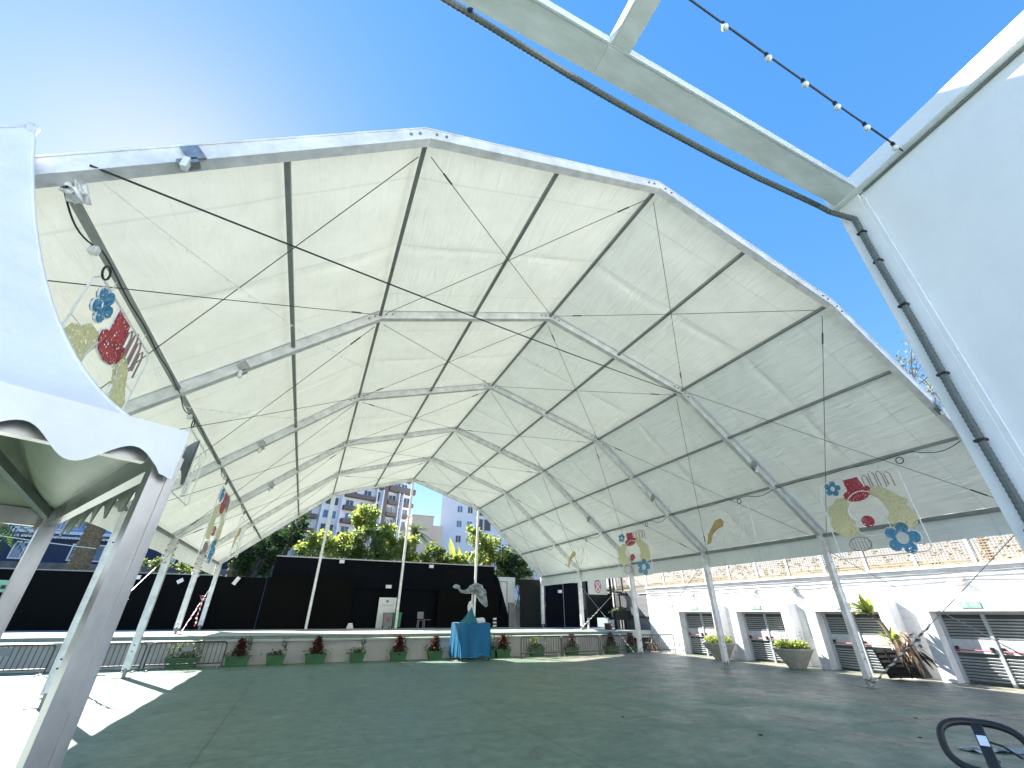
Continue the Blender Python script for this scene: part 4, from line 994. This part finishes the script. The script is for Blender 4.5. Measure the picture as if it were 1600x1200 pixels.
# ------------------------------------------------------------------ white building at the upper right with steel beam
Q = V((6.2, 1.92, 0)); E1 = V((-.165, -.986, 0)); E2 = V((-.986, .165, 0)); UZ = V((0, 0, 1))
ub = thing('white_corner_building', (6.2, 1.92, 0), 'tall rough white rendered building corner towering at the right', 'building')
TOP = 7.93
MB().frame(Q, E1, E2, UZ, .34, 14, -5, -.045, 0, TOP).build('wall', 'bldwall', ub)
MB().frame(Q, E1, E2, UZ, 0, .335, -5, 0, 0, TOP + .02).build('corner_pier', 'bldwall', ub, bevel=.012)
MB().frame(Q, E1, E2, UZ, .336, .38, -.04, -.004, 0, TOP - .1).build('pier_fillet', 'bldwall', ub)
MB().frame(Q, E1, E2, UZ, -.02, 14, -5, .09, TOP + .024, TOP + .30).build('coping', 'bldwall', ub, bevel=.012)
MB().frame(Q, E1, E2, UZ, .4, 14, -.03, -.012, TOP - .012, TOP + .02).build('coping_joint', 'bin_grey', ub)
bmz = 7.97
pb_ = thing('steel_beam', (6, 1.7, bmz), 'dirty white steel beam crossing overhead from the white building corner', 'beam')
MB().box(-6, 6.12, 1.56, 1.86, bmz, bmz + .12).build('main_beam', 'beam_steel', pb_)
MB().box(-6, 6.12, 1.535, 1.557, bmz - .005, bmz + .15).build('edge_flange', 'white_paint', pb_)
MB().box(1.84, 2.06, -6, 1.532, bmz + .0, bmz + .12).build('cross_beam', 'beam_steel', pb_)
MB().box(1.815, 1.837, -6, 1.532, bmz - .005, bmz + .15).build('cross_flange', 'white_paint', pb_)
MB().box(1.80, 2.0, 1.565, 1.855, bmz - .012, bmz - .002).build('splice_plate', 'beam_steel', pb_)
ctl = [(-.8, 8.3), (.0, 8.24), (.36, 8.19), (1.07, 8.08), (1.58, 8.01), (2.17, 7.96), (2.71, 7.93), (3.7, 7.92), (4.59, 7.95), (5.4, 8.03), (5.9, 8.07)]
path = [V((x, 1.985, z - .03)) for x, z in ctl] + [V((6.07, 1.94, 7.92))]
for zz in np.linspace(7.6, .2, 24): path.append(Q + E1 * .17 + E2 * (.035 + .012 * math.sin(zz * 3)) + V((0, 0, zz)))
# resample and add corrugation
dense = [path[0]]
for a, b in zip(path, path[1:]):
    n = max(1, int((b - a).length / .025))
    for i in range(1, n + 1): dense.append(a.lerp(b, i / n))
cd = thing('corrugated_conduit', tuple(path[-1]), 'dark grey corrugated conduit sagging under the steel beam and down the wall corner', 'conduit')
MB().tube(dense, [.034 + (.006 if i % 2 else 0) for i in range(len(dense))], 8).build('hose', 'conduit', cd, smooth=False)
for zz in (7.3, 6.75, 6.0, 5.0, 4.2, 3.3): MB().frame(Q + E1 * .17 + E2 * .02, E1, E2, UZ, -.045, .045, -.018, .058, zz, zz + .025).build('clip', 'black_cord', cd)
MB().tube([V((.36, 1.90, 8.22)), V((.36, 1.93, 8.13)), V((.33, 1.93, 8.08))], .02, 5).build('cable_tie', 'black_cord', cd)
sl = thing('festoon_lights', (4, .95, 7.9), 'festoon string of white bulbs against the blue sky beside the white building', 'string lights')
pa, pb2 = V((.8, .95, 8.32)), V((6.0, .95, 7.94))
pts = sag(pa, pb2, .06, 30); MB().tube(pts, .008, 5).tube([p + V((0, .0, .035 + .01 * math.sin(i))) for i, p in enumerate(pts)], .007, 5).build('cord', 'black_cord', sl)
for bxx in (2.2, 2.85, 3.49, 4.08, 4.64, 5.2, 5.78):
    t = (bxx - pa.x) / (pb2.x - pa.x); p = pa.lerp(pb2, t) - V((0, 0, .06 * 4 * t * (1 - t)))
    MB().lathe(tuple(p + V((0, 0, -.045))), [(.018, 0), (.022, .02), (.022, .06), (.016, .075)], 10).build('socket', 'black_cord', sl)
    MB().lathe(tuple(p + V((0, 0, -.12))), [(.006, 0), (.030, .012), (.036, .035), (.030, .06), (.017, .074)], 12).build('bulb', 'bulb', sl, smooth=True)

# ------------------------------------------------------------------ pallet truck handle at lower right
ph = thing('pallet_truck', (4.2, 2.0, 0), 'black oval steering handle of a pallet truck rising at the lower right', 'pallet truck')
hc = V((3.70, 1.71, 1.95))
hx = V((.45, -.9, 0)).normalized(); hy = V((.6, .3, .7)).normalized(); hy = (hy - hx * hy.dot(hx)).normalized(); hn = hx.cross(hy).normalized()
if hn.dot(V((0, 0, 2.6)) - hc) < 0: hn = -hn
def sup(t, a, b, n=2.7):
    c, s = math.cos(t), math.sin(t); return (a * abs(c) ** (2 / n) * (1 if c >= 0 else -1), b * abs(s) ** (2 / n) * (1 if s >= 0 else -1))
mb = MB(); L_ = []
for k in range(36):
    a, b = sup(2 * PI * k / 36, .182, .138); L_.append(hc + hx * a + hy * b)
mb.tube(L_, .019, 10, closed=True); mb.build('loop_grip', 'black_metal', ph, smooth=True)
MB().frame(hc, hx, hy, hn, -.026, .026, -.6, .135, -.010, .010).build('stem', 'black_metal', ph, bevel=.006)
MB().frame(hc, hx, hy, hn, -.021, .021, .0, .055, .0105, .0125).build('sticker', 'sticker', ph)
MB().tube([hc + hy * .03 + hn * .005 + hx * .02, hc + hx * .07 + hy * .005 + hn * .02, hc + hx * .13 - hy * .05 + hn * .02], .006, 6).build('release_lever', 'black_metal', ph)
b_ = hc - hy * .6; MB().tube([b_, b_ - V((.25, .2, 1.25)) * .9], .04, 8).build('tow_bar', 'black_metal', ph)
bb = b_ - V((.25, .2, 1.25)) * .9
MB().box(bb.x - .25, bb.x + .25, bb.y - .2, bb.y + .2, .12, .5).build('pump_body', 'black_metal', ph, bevel=.03)
for s in (-1, 1): MB().box(bb.x + s * .28 - .12, bb.x + s * .28 + .12, bb.y - 1.9, bb.y - .1, .08, .16).build('fork', 'red', ph)
for s in (-1, 1): MB().tube([(bb.x + s * .12 - .04, bb.y, .12), (bb.x + s * .12 + .04, bb.y, .12)], .12, 16).build('wheel', 'black_cord', ph)
# dark rounded post top at lower left corner
bo = thing('black_bollard', (-1.33, 3.6, 0), 'rounded black bollard top just showing in the lower left corner', 'bollard')
MB().lathe((-1.33, 3.6, 0), [(.09, .01), (.09, 1.80), (.085, 1.88), (.06, 1.95), (.02, 1.985)], 20).build('bollard_post', 'black_cord', bo, smooth=True)

# ------------------------------------------------------------------ trees behind
TG = 'trees beyond the black walls'
def tree(name, x, y, z0, blobs, n, size, m, label, trunk_r=.22, cat='tree', base_split=.35, bark='bark'):
    g = thing(name, (x, y, z0), label, cat, TG)
    zs = [b[2] for b in blobs]; zc = min(zs) - .3; split = V((x, y, z0 + (zc - z0) * base_split + .01))
    mb = MB().tube([(x, y, z0 - .2), tuple(V((x, y, z0)).lerp(split, .5) + V((.1, .05, 0))), tuple(split)], [trunk_r * 1.2, trunk_r, trunk_r * .85], 9)
    for bx_, by_, bz_, br_ in blobs:
        e = V((bx_, by_, bz_)); mid = split.lerp(e, .5) + V((random.uniform(-.2, .2), random.uniform(-.2, .2), .25))
        mb.tube([split - V((0, 0, .1)), mid, e], [trunk_r * .55, trunk_r * .35, .03], 6)
        for _ in range(4):
            e2_ = e + V((random.gauss(0, br_ * .5), random.gauss(0, br_ * .5), random.gauss(0, br_ * .4))); mb.tube([mid, mid.lerp(e2_, .6), e2_], [.05, .035, .012], 4)
    mb.build('trunk', bark, g)
    P = []; tot = sum(b[3] ** 2 for b in blobs)
    for bx_, by_, bz_, br_ in blobs:
        k = int(n * br_ ** 2 / tot); nc = max(5, int(br_ * 8))
        cen = rng.normal(size=(nc, 3)); cen /= np.linalg.norm(cen, axis=1)[:, None]; cen *= (rng.uniform(.35, 1, nc) ** .6)[:, None] * br_; cen[:, 2] *= .8
        idx = rng.integers(0, nc, k); q = cen[idx] + rng.normal(size=(k, 3)) * br_ * .2
        P.append(q + np.array([bx_, by_, bz_]))
    P = np.concatenate(P); MB().leaves(P, size).build('crown', m, g)
    return g
def palm(x, y, z0, h, label, r=.35, nf=30, fl=3.4, m='leaf_palm', lean=0, bark='palm_bark', up=.5):
    g = thing('palm_tree', (x, y, z0), label, 'palm', TG)
    n = 40; P = [(x + lean * (i / n) ** 1.5, y, z0 + h * i / n) for i in range(n + 1)]
    MB().tube(P, [r * (1.15 - .2 * i / n) * (1 + (.13 if i % 2 else -.05)) for i in range(n + 1)], 12).build('trunk', bark, g)
    top = V(P[-1]); mb = MB()
    for k in range(nf):
        a = 2 * PI * k * .382; el = random.uniform(-.35, 1.25) if up else 0; L_ = fl * random.uniform(.8, 1.1)
        d = V((math.cos(a) * math.cos(el), math.sin(a) * math.cos(el), math.sin(el))); s = d.cross(V((0, 0, 1))).normalized(); prev = top
        for i in range(1, 19):
            t = i / 18; p = top + d * L_ * t - V((0, 0, L_ * .55 * t * t)); 
            w = .75 * math.sin(PI * (.12 + .85 * t)) * fl / 3.4
            for sg_ in (-1, 1):
                q = p + s * sg_ * w + (p - prev).normalized() * w * .55 - V((0, 0, w * .35)); c_ = (p - prev) * .42
                mb.add([p - c_, p + c_ * .6, q], [(0, 1, 2)])
            prev = p
    mb.build('fronds', m, g)
def banana(x, y, z0, h, label, n=14, m='leaf_bright'):
    g = thing('banana_plant', (x, y, z0), label, 'plant', TG); mb = MB(); st_ = MB()
    for k in range(n):
        bx_, by_ = x + random.gauss(0, .7), y + random.gauss(0, .5); hh = h * random.uniform(.5, .8)
        if k % 3 == 0: st_.tube([(bx_, by_, z0), (bx_ + .1, by_, z0 + hh)], [.16, .09], 7)
        blade(mb, (bx_, by_, z0 + hh), (random.uniform(-.6, .6), random.uniform(-.5, .5), 1.1), h * random.uniform(.35, .6), .65, .25)
    st_.build('stems', 'leaf_mid', g); mb.build('leaves', m, g)
Y1 = 50
tree('broadleaf_tree', 3.9, Y1, 0, [(4.4, Y1, 12.2, 1.15), (3.5, Y1, 11.6, .8), (4.9, Y1, 11.3, .8)], 1300, .42, 'leaf_bright', 'tall bright tufted tree rising highest behind the navy wall', .2, base_split=.8)
tree('broadleaf_tree', 6.5, Y1 - 1, 0, [(6.7, Y1 - 1, 10.2, 1.1), (5.9, Y1 - 1, 9.6, .9), (7.3, Y1 - 1, 9.0, .8)], 1200, .42, 'leaf_bright', 'yellow green broadleaf crown just right of the tallest tuft', .2, base_split=.7)
tree('broadleaf_tree', 1.2, Y1 - 2, 0, [(.2, Y1 - 2, 8.9, 1.1), (1.4, Y1 - 2, 8.2, 1.4), (2.6, Y1 - 2, 8.9, 1.2), (-.7, Y1 - 2, 8.2, .8)], 2300, .36, 'leaf_bright', 'broad sunlit crown behind the left half of the navy wall', .2)
tree('broadleaf_tree', 4.6, Y1 - 3, 0, [(3.4, Y1 - 3, 8.0, 1.3), (5.0, Y1 - 3, 8.2, 1.3), (6.2, Y1 - 3, 7.6, 1.2), (4.2, Y1 - 3, 9.3, 1.0)], 2600, .36, 'leaf_mid', 'dense mid green crown in the centre of the tree line', .22)
tree('broadleaf_tree', 8.6, Y1 - 2, 0, [(8.0, Y1 - 2, 8.2, 1.1), (9.0, Y1 - 2, 9.1, 1.0), (9.4, Y1 - 2, 7.9, .9)], 1800, .36, 'leaf_bright', 'sunlit crown left of the centre post', .2)
tree('broadleaf_tree', 12.0, Y1 - 3, 0, [(11.8, Y1 - 3, 8.6, .9), (12.6, Y1 - 3, 7.9, .9), (11.2, Y1 - 3, 7.6, .9)], 1400, .34, 'leaf_mid', 'small leafy tree below the fan palm', .16)
tree('broadleaf_tree', 14.6, Y1 - 3, 0, [(13.6, Y1 - 3, 7.6, .8), (14.6, Y1 - 3, 7.6, .8)], 1000, .34, 'leaf_bright', 'low pale shrub tree behind the top of the navy wall', .14)
tree('broadleaf_tree', 18.6, Y1 - 2, 0, [(17.0, Y1 - 2, 10.2, 1.0), (18.4, Y1 - 2, 9.9, 1.2), (17.6, Y1 - 2, 8.4, 1.3), (19.5, Y1 - 2, 8.6, 1.2), (16.2, Y1 - 2, 11.0, .7)], 2700, .36, 'leaf_bright', 'big sunlit tree to the right of the right end post', .22)
tree('broadleaf_tree', 21.2, Y1 - 2, 0, [(20.6, Y1 - 2, 8.2, 1.5), (21.8, Y1 - 2, 7.0, 1.4), (19.8, Y1 - 2, 6.8, 1.3), (22.6, Y1 - 2, 6.2, 1.0)], 3000, .36, 'leaf_dark', 'dark dense tree behind the white side wall', .22)
tree('broadleaf_tree', 25.0, Y1 + 3, 0, [(24.6, Y1 + 3, 9.2, 1.3), (26.0, Y1 + 3, 7.6, 1.5), (23.6, Y1 + 3, 10.6, .9)], 1100, .30, 'leaf_grey', 'pale silvery sparse tree under the right slope of the marquee', .14)
tree('broadleaf_tree', -3.0, Y1 + 1, 0, [(-2.6, Y1 + 1, 9.6, 1.5), (-1.4, Y1 + 1, 8.8, 1.3), (-4.0, Y1 + 1, 8.4, 1.4), (-2.2, Y1 + 1, 11.2, 1.0)], 3000, .34, 'leaf_dark', 'dark feathery tree left of the bright crowns', .24)
tree('broadleaf_tree', -6.2, Y1 - 1, 0, [(-5.4, Y1 - 1, 8.4, 1.3), (-6.6, Y1 - 1, 7.0, 1.3), (-5.2, Y1 - 1, 6.4, 1.3), (-4.2, Y1 - 1, 7.4, 1.2)], 2800, .34, 'leaf_dark', 'dark tree behind the left end of the tall navy wall', .24)
tree('broadleaf_tree', -13.5, Y1, 0, [(-14.5, Y1, 6.2, .7), (-12.5, Y1, 6.3, .8), (-10.6, Y1, 6.2, .8), (-8.8, Y1, 6.0, .9)], 2000, .26, 'leaf_mid', 'low sunlit hedge like bush above the low black wall', .14)
palm(11.0, 55, 0, 11.6, 'feathery palm crown behind the centre post', .35, 34, 2.6)
palm(-19.95, 55, 0, 12.2, 'thick shaggy palm trunk seen between the gazebo posts', .75, 26, 4.2, bark='palm_bark')
palm(-26.5, 52, 0, 10.0, 'dark palm with hanging fronds behind the gazebo at the left edge', .4, 44, 4.2, 'leaf_dark')
palm(-7.0, 54, 0, 12.0, 'thick brown palm trunk left of the tall navy wall', .75, 20, 4, 'leaf_dark')
banana(15.6, Y1 - 1, 0, 9.4, 'upright banana plant right of the beige house', 16)
banana(16.8, Y1 - 2, 0, 8.2, 'low banana plant beside the pale tower block', 10)
# bare tree above the right slope
tr = thing('bare_tree', (35, 11.5, 4), 'pale thinly leaved tree top between the marquee roof and the white building', 'tree', TG)
mb = MB(); tips = []
def grow(p, d, L_, r, dep):
    q = p + d * L_; mb.tube([p, p.lerp(q, .5) + V((random.gauss(0, .08), random.gauss(0, .08), 0)) * L_, q], [r, r * .8, r * .6], 5)
    if dep == 0: tips.append(q); return
    for _ in range(3):
        nd = (d + V((random.gauss(0, .5), random.gauss(0, .5), random.gauss(.08, .35)))).normalized(); grow(q, nd, L_ * .74, r * .58, dep - 1)
for yy, hh in ((12.2, 5.2), (10.2, 4.6), (8.6, 3.8)): grow(V((35, yy, 4.5)), V((0, 0, 1)), hh, .2, 4)
mb.build('trunk', 'bark', tr)
MB().leaves([t + V((random.gauss(0, .3), random.gauss(0, .3), random.gauss(0, .3))) for t in tips for _ in range(16)], .24).build('crown', 'leaf_grey', tr)

# ------------------------------------------------------------------ buildings behind
def window(g, o, ex, en, w, h, gm='glass', fm='white_paint', arch=False, bars=1, ft=.12):
    """o: centre bottom on the wall plane; en points out of the wall"""
    o, ex, en = V(o), V(ex), V(en)
    f = MB()
    f.frame(o, ex, en, UZ, -w / 2 - ft, -w / 2, .004, .09, -ft, h + ft).frame(o, ex, en, UZ, w / 2, w / 2 + ft, .004, .09, -ft, h + ft).frame(o, ex, en, UZ, -w / 2, w / 2, .004, .09, h, h + ft).frame(o, ex, en, UZ, -w / 2, w / 2, .004, .09, -ft, 0)
    for k in range(bars): xx = -w / 2 + w * (k + 1) / (bars + 1); f.frame(o, ex, en, UZ, xx - .04, xx + .04, .03, .08, 0, h)
    W_ = f.build('window', fm, g)
    if arch:
        poly = [(-w / 2, 0), (w / 2, 0)] + [(w / 2 * math.cos(t), h - w / 2 + w / 2 * math.sin(t)) for t in np.linspace(0, PI, 12)]
        MB().prism(poly, o + en * .01, ex, UZ, en, .02).build('pane', gm, W_)
    else: MB().frame(o, ex, en, UZ, -w / 2, w / 2, .01, .03, 0, h).build('pane', gm, W_)
# apartment block with brown balconies
O = V((5.4, 90, 0)); EX = V((math.sin(math.radians(70)), math.cos(math.radians(70)), 0)); EN = V((EX.y, -EX.x, 0)); UB = -EN
ap = thing('apartment_block', (5.4, 90, 0), 'white apartment block with brown balconies and arched dark windows behind the trees', 'building')
MB().frame(O, EX, EN, UZ, -22, 12.3, -14, 0, 0, 25.4).build('wall', 'aptwhite', ap)
MB().frame(O, EX, EN, UZ, 6.6, 12.0, -12, -1.2, 25.41, 28.4).build('penthouse', 'aptwhite', ap)
MB().frame(O, EX, EN, UZ, 6.5, 12.7, -12.6, 1.3, 25.41, 26.6).build('roof_parapet', 'aptbrown', ap)
MB().frame(O, EX, EN, UZ, -22.2, 6.4, -14.2, .5, 25.41, 25.9).build('roof_parapet', 'aptbrown', ap)
MB().frame(O, EX, EN, UZ, 6.2, 12.5, -12.5, -.6, 28.41, 28.8).build('roof_slab', 'aptbrown', ap)
for u in (7.6, 9.4, 11.1): window(ap, O + EX * u - EN * 1.2 + UZ * 26.7, EX, EN, 1.3, 1.2, 'glass_blue', ft=.08)
FL = 2.5
for fl_ in range(1, 7):
    z = 25.4 - FL * fl_
    for (u0, u1) in ((-21.5, -17), (-10.6, -7.2), (-2.5, 3.6), (6.5, 8.9), (9.95, 12.6)):
        MB().frame(O, EX, EN, UZ, u0, u1, .0, 1.15, z - .15, z + .62).build('balcony', 'aptbrown', ap)
        n_ = 2 if u1 - u0 > 5 else 1
        for q in range(n_):
            uc = u0 + (u1 - u0) * (q + .5) / n_ + (.15 if fl_ % 2 else -.2)
            window(ap, O + EX * uc + UZ * (z + .66), EX, EN, 1.5, 1.15, 'glass' if (fl_ + q) % 3 else 'glass_blue', bars=1, ft=.07)
    for u in (-14.8, -12.6, -5.4, -3.9): window(ap, O + EX * u + UZ * (z + .45), EX, EN, .85, 1.35, 'glass_blue' if fl_ % 2 else 'shutter', bars=0, ft=.07)
    for u in (4.55, 9.42): window(ap, O + EX * u + UZ * (z + .1), EX, EN, .85, 1.95, 'shutter' if fl_ % 2 == 0 else 'glass', arch=fl_ in (1,), ft=.07, bars=0)
for u in (-16.2, -13.7, -11.4, -6.7, -4.65, -3.1, 3.85, 5.25, 8.95, 9.92): MB().frame(O, EX, EN, UZ, u - .10, u + .10, .0, 1.25, 3, 25.3).build('pilaster', 'aptwhite', ap)
MB().frame(O, EX, EN, UZ, 5.4, 6.4, .0, 1.0, 5, 27.4).build('chimney_shaft', 'aptbrown', ap)
# darker neighbour at left
nb = thing('brown_apartment_block', (-6, 88, 0), 'brown and grey apartment block under the left marquee slope', 'building')
MB().box(-18, -4.4, 84, 96, 0, 19.5).build('wall', 'houseslate', nb)
for z in (11, 14.2, 17.4):
    MB().box(-17.5, -4.6, 82.8, 83.99, z - .3, z + .8).build('balcony', 'aptbrown', nb)
    for x in (-15, -11, -7): window(nb, (x, 84, z + .95), (1, 0, 0), (0, -1, 0), 1.8, 1.5, 'glass_blue')
# pale tower
tw = thing('pale_tower_block', (34, 80, 0), 'pale blue white tower block with small windows at the right', 'building')
MB().add([(20.5, 80, 0), (48, 80, 0), (48, 95, 0), (25.5, 95, 0), (20.5, 80, 25.5), (48, 80, 25.5), (48, 95, 25.5), (25.5, 95, 25.5)], [(0, 3, 2, 1), (4, 5, 6, 7), (0, 1, 5, 4), (1, 2, 6, 5), (2, 3, 7, 6), (3, 0, 4, 7)]).build('wall', 'towerwhite', tw)
for fl_ in range(7):
    z = 22.6 - fl_ * 2.75
    for x in (24.2, 26.3): window(tw, (x, 80, z), (1, 0, 0), (0, -1, 0), .95, 1.15, 'glass_blue' if (fl_ + int(x)) % 3 else 'shutter', bars=1, ft=.08)
    for x in (28.35, 30.0): window(tw, (x, 80, z - .3), (1, 0, 0), (0, -1, 0), 1.35, 2.1, 'shutter', bars=0, ft=.1)
    for x in (32.6, 35.0, 38): window(tw, (x, 80, z), (1, 0, 0), (0, -1, 0), .8, 1.0, 'glass_blue', bars=0, ft=.08)
# beige house
bh = thing('beige_house', (17, 75, 0), 'stepped beige house with terracotta bay between the two blocks', 'building')
MB().box(14.2, 18.0, 75, 84, 0, 17.5).build('wall', 'beige', bh)
MB().box(18.02, 19.9, 75.5, 83, 0, 16.2).build('wing', 'beige', bh)
MB().box(17.3, 19.9, 74.1, 75.49, 8.5, 12.4).build('bay', 'terracotta', bh)
MB().box(14.1, 18.1, 74.9, 84.1, 17.51, 17.7).build('roof_edge', 'beige', bh)
for z in (10.0,):
    window(bh, (18.2, 74.1, z), (1, 0, 0), (0, -1, 0), .7, 1.7, 'glass', 'beige', bars=0); window(bh, (19.2, 74.1, z), (1, 0, 0), (0, -1, 0), .5, 1.7, 'glass', 'beige', bars=0)
for z in (13.2, 10.2): window(bh, (15.3, 75, z), (1, 0, 0), (0, -1, 0), 1.0, 1.4, 'glass', 'white_paint')
# navy houses at the left
nh = thing('navy_house', (-22, 62, 0), 'navy blue house with white framed windows and scalloped white eaves', 'building')
MB().box(-36, -8.5, 62, 74, 0, 9.35).build('wall', 'housenavy', nh)
MB().box(-36, -8.5, 60.5, 61.99, 0, 6.9).build('garden_wall', 'houseslate', nh)
mb = MB()
for k in range(95): mb.tube([(-36 + k * .29, 61.55, 9.40), (-36 + k * .29, 61.98, 9.46)], .11, 8)
mb.build('roof_tile_edge', 'white_paint', nh)
for x, w in ((-30.5, 1.9), (-27.4, 1.6), (-22.3, 2.6), (-17.9, 1.25), (-15.0, 1.2), (-12.8, 1.2)): window(nh, (x, 62, 7.35), (1, 0, 0), (0, -1, 0), w, 1.45, 'glass_blue', bars=1)
bh2 = thing('pale_blue_house', (-22, 66, 0), 'pale blue upper house rising behind the navy house', 'building')
MB().box(-34, -16.5, 67, 80, 0, 14.6).build('wall', 'houseblue', bh2)
MB().add([(-16.49, 67, 0), (-10.5, 67, 0), (-10.5, 80, 0), (-16.49, 80, 0), (-16.49, 67, 13), (-10.5, 67, 10.0), (-10.5, 80, 10), (-16.49, 80, 13)], [(0, 3, 2, 1), (4, 5, 6, 7), (0, 1, 5, 4), (1, 2, 6, 5), (2, 3, 7, 6), (3, 0, 4, 7)]).build('gable_wing', 'houseblue', bh2)
for x in (-31, -27.5, -24.3, -20): window(bh2, (x, 67, 10.9), (1, 0, 0), (0, -1, 0), 1.7, 1.9, 'glass_blue', bars=1)
window(bh2, (-16.0, 67, 10.6), (1, 0, 0), (0, -1, 0), 1.2, .9, 'glass_blue', bars=0)
MB().box(-33, -18, 66.2, 66.99, 10.3, 10.6).build('balcony_slab', 'aptwhite', bh2)
# unseen white building added behind the camera to bounce sunlight onto shaded fronts
fb_ = thing('bounce_facade_building', (0, -22, 0), 'unseen white windowed building added to bounce sunlight towards the marquee front', 'building')
MB().box(-30, 34, -34, -22, 0, 11).build('wall', 'aptwhite', fb_)
MB().box(-30.3, 34.3, -34.3, -21.7, 11.01, 11.4).build('roof_edge', 'aptwhite', fb_)
for x in range(-26, 33, 7):
    for z in (1.6, 6.6): window(fb_, (x, -22, z), (1, 0, 0), (0, 1, 0), 1.8, 2.2, 'glass', bars=1)
# small sign at far left
sg = thing('pictogram_sign', (-19.2, 43.8, 3.7), 'pale green sign with dark pictograms at the far left of the black wall', 'sign')
MB().box(-20.2, -18.2, 43.83, 43.88, 3.75, 4.5).build('board', 'exit_green', sg)
for k in range(4): MB().box(-19.95 + k * .43, -19.68 + k * .43, 43.80, 43.827, 3.95, 4.18).build('pictogram', 'black_metal', sg)
# wires in front of the left houses
for (a, b, lb) in (((-30, 50, 8.9), (-17.5, 50, 7.4), 'thin white overhead cable crossing before the left houses'),):
    tag(MB().tube(sag(a, b, .15), .03, 4).build('overhead_cable', 'rope'), lb, 'cable')
# short expansion-joint strips and cracks, real grooves filled with dark mastic
for k, (x0_, y0_, x1_, y1_) in enumerate(((9.2, 17.6, 14.8, 16.4), (14.0, 9.6, 21.6, 8.1), (5.0, 8.2, 8.6, 7.0))):
    mb = MB(); n = 60
    for q in range(n):
        if random.random() < .25: continue
        t = q / n; xx = x0_ + (x1_ - x0_) * t + random.gauss(0, .018); yy = y0_ + (y1_ - y0_) * t + random.gauss(0, .018)
        d = V((x1_ - x0_, y1_ - y0_, 0)).normalized(); nn_ = V((-d.y, d.x, 0)); L2 = V((x1_ - x0_, y1_ - y0_, 0)).length / n * random.uniform(.5, 1.1); ww = random.uniform(.008, .022)
        p = V((xx, yy, .004)); mb.add([p - nn_ * ww, p + d * L2 - nn_ * ww * .6, p + d * L2 + nn_ * ww * .6, p + nn_ * ww], [(0, 1, 2, 3)])
    mb.build('floor_crack', 'soil')['kind'] = 'structure'
# litter on the floor
for i, (x, y, s) in enumerate(((13.6, 6.2, .09), (14.4, 7.9, .06), (11.0, 9.6, .07), (16.9, 9.2, .06), (9.1, 12.6, .05), (12.2, 5.0, .05))):
    tag(MB().prism([(-s, -s * .4), (0, -s * .7), (s, -s * .1), (s * .5, s * .6), (-s * .6, s * .5)], (x, y, .004), (1, 0, 0), (0, 1, 0), (0, 0, 1), .012).build('dry_leaf', 'soil'), 'small dark dry leaf lying on the green floor', 'leaf', 'dry leaves on the green floor')
pl = thing('crumpled_plastic_sheet', (15.0, 5.8, 0), 'crumpled grey plastic strip lying on the floor near the right edge', 'plastic sheet')
MB().grid(lambda u, v: V((14.0 + 2.6 * u, 6.6 - 1.4 * u + .45 * v + .1 * math.sin(u * 9), .012 + .05 * abs(math.sin(u * 23 + v * 5)) * abs(math.sin(v * 7 + u * 11)))), 40, 8).build('sheet', 'grey_sheet', pl)

# ------------------------------------------------------------------ camera, light, sky
cam_d = bpy.data.cameras.new('camera'); cam = bpy.data.objects.new('camera', cam_d); COL.objects.link(cam)
f_, yaw, pitch, roll = 649.9, .4141, .5048, .0055
cam_d.sensor_width = 36; cam_d.sensor_fit = 'HORIZONTAL'; cam_d.lens = f_ / 1600 * 36; cam_d.clip_end = 2000; cam_d.clip_start = .05
Wd_ = V((math.sin(yaw) * math.cos(pitch), math.cos(yaw) * math.cos(pitch), math.sin(pitch))); r_ = V((math.cos(yaw), -math.sin(yaw), 0)); u_ = r_.cross(Wd_)
R_ = r_ * math.cos(roll) + u_ * math.sin(roll); U_ = -r_ * math.sin(roll) + u_ * math.cos(roll)
cam.matrix_world = Matrix(((R_.x, U_.x, -Wd_.x, 0), (R_.y, U_.y, -Wd_.y, 0), (R_.z, U_.z, -Wd_.z, 2.6), (0, 0, 0, 1)))
SC.camera = cam
S = V((-.362, .688, .629)).normalized()
sun_d = bpy.data.lights.new('sun', 'SUN'); sun_d.energy = 5.0; sun_d.angle = math.radians(.5); sun_d.color = (1, .955, .88)
sun = bpy.data.objects.new('sun', sun_d); COL.objects.link(sun); sun.rotation_euler = S.to_track_quat('Z', 'Y').to_euler(); sun.location = S * 60
w = bpy.data.worlds.new('World'); SC.world = w; w.use_nodes = True; N = w.node_tree.nodes; L = w.node_tree.links
sky = N.new('ShaderNodeTexSky'); sky.sky_type = 'NISHITA'; sky.sun_disc = False
sky.sun_elevation = math.asin(S.z); sky.sun_rotation = math.atan2(S.x, S.y)
sky.air_density = 1.0; sky.dust_density = .13; sky.ozone_density = 1.2
gm = N.new('ShaderNodeGamma'); gm.inputs[1].default_value = .48; hs = N.new('ShaderNodeHueSaturation'); hs.inputs['Saturation'].default_value = 2.1; hs.inputs['Value'].default_value = 1.4
L.new(sky.outputs[0], gm.inputs[0]); L.new(gm.outputs[0], hs.inputs['Color']); tn = N.new('ShaderNodeMix'); tn.data_type = 'RGBA'; tn.blend_type = 'MULTIPLY'; tn.inputs[0].default_value = 1; tn.inputs[7].default_value = (1.0, .90, 1.0, 1)
L.new(hs.outputs[0], tn.inputs[6]); L.new(tn.outputs[2], N['Background'].inputs['Color']); N['Background'].inputs['Strength'].default_value = .12
SC.view_settings.view_transform = 'Standard'; SC.view_settings.look = 'None'; SC.view_settings.exposure = 1.95; SC.view_settings.gamma = 1
SC.cycles.use_denoising = True; SC.cycles.max_bounces = 8; SC.cycles.diffuse_bounces = 4
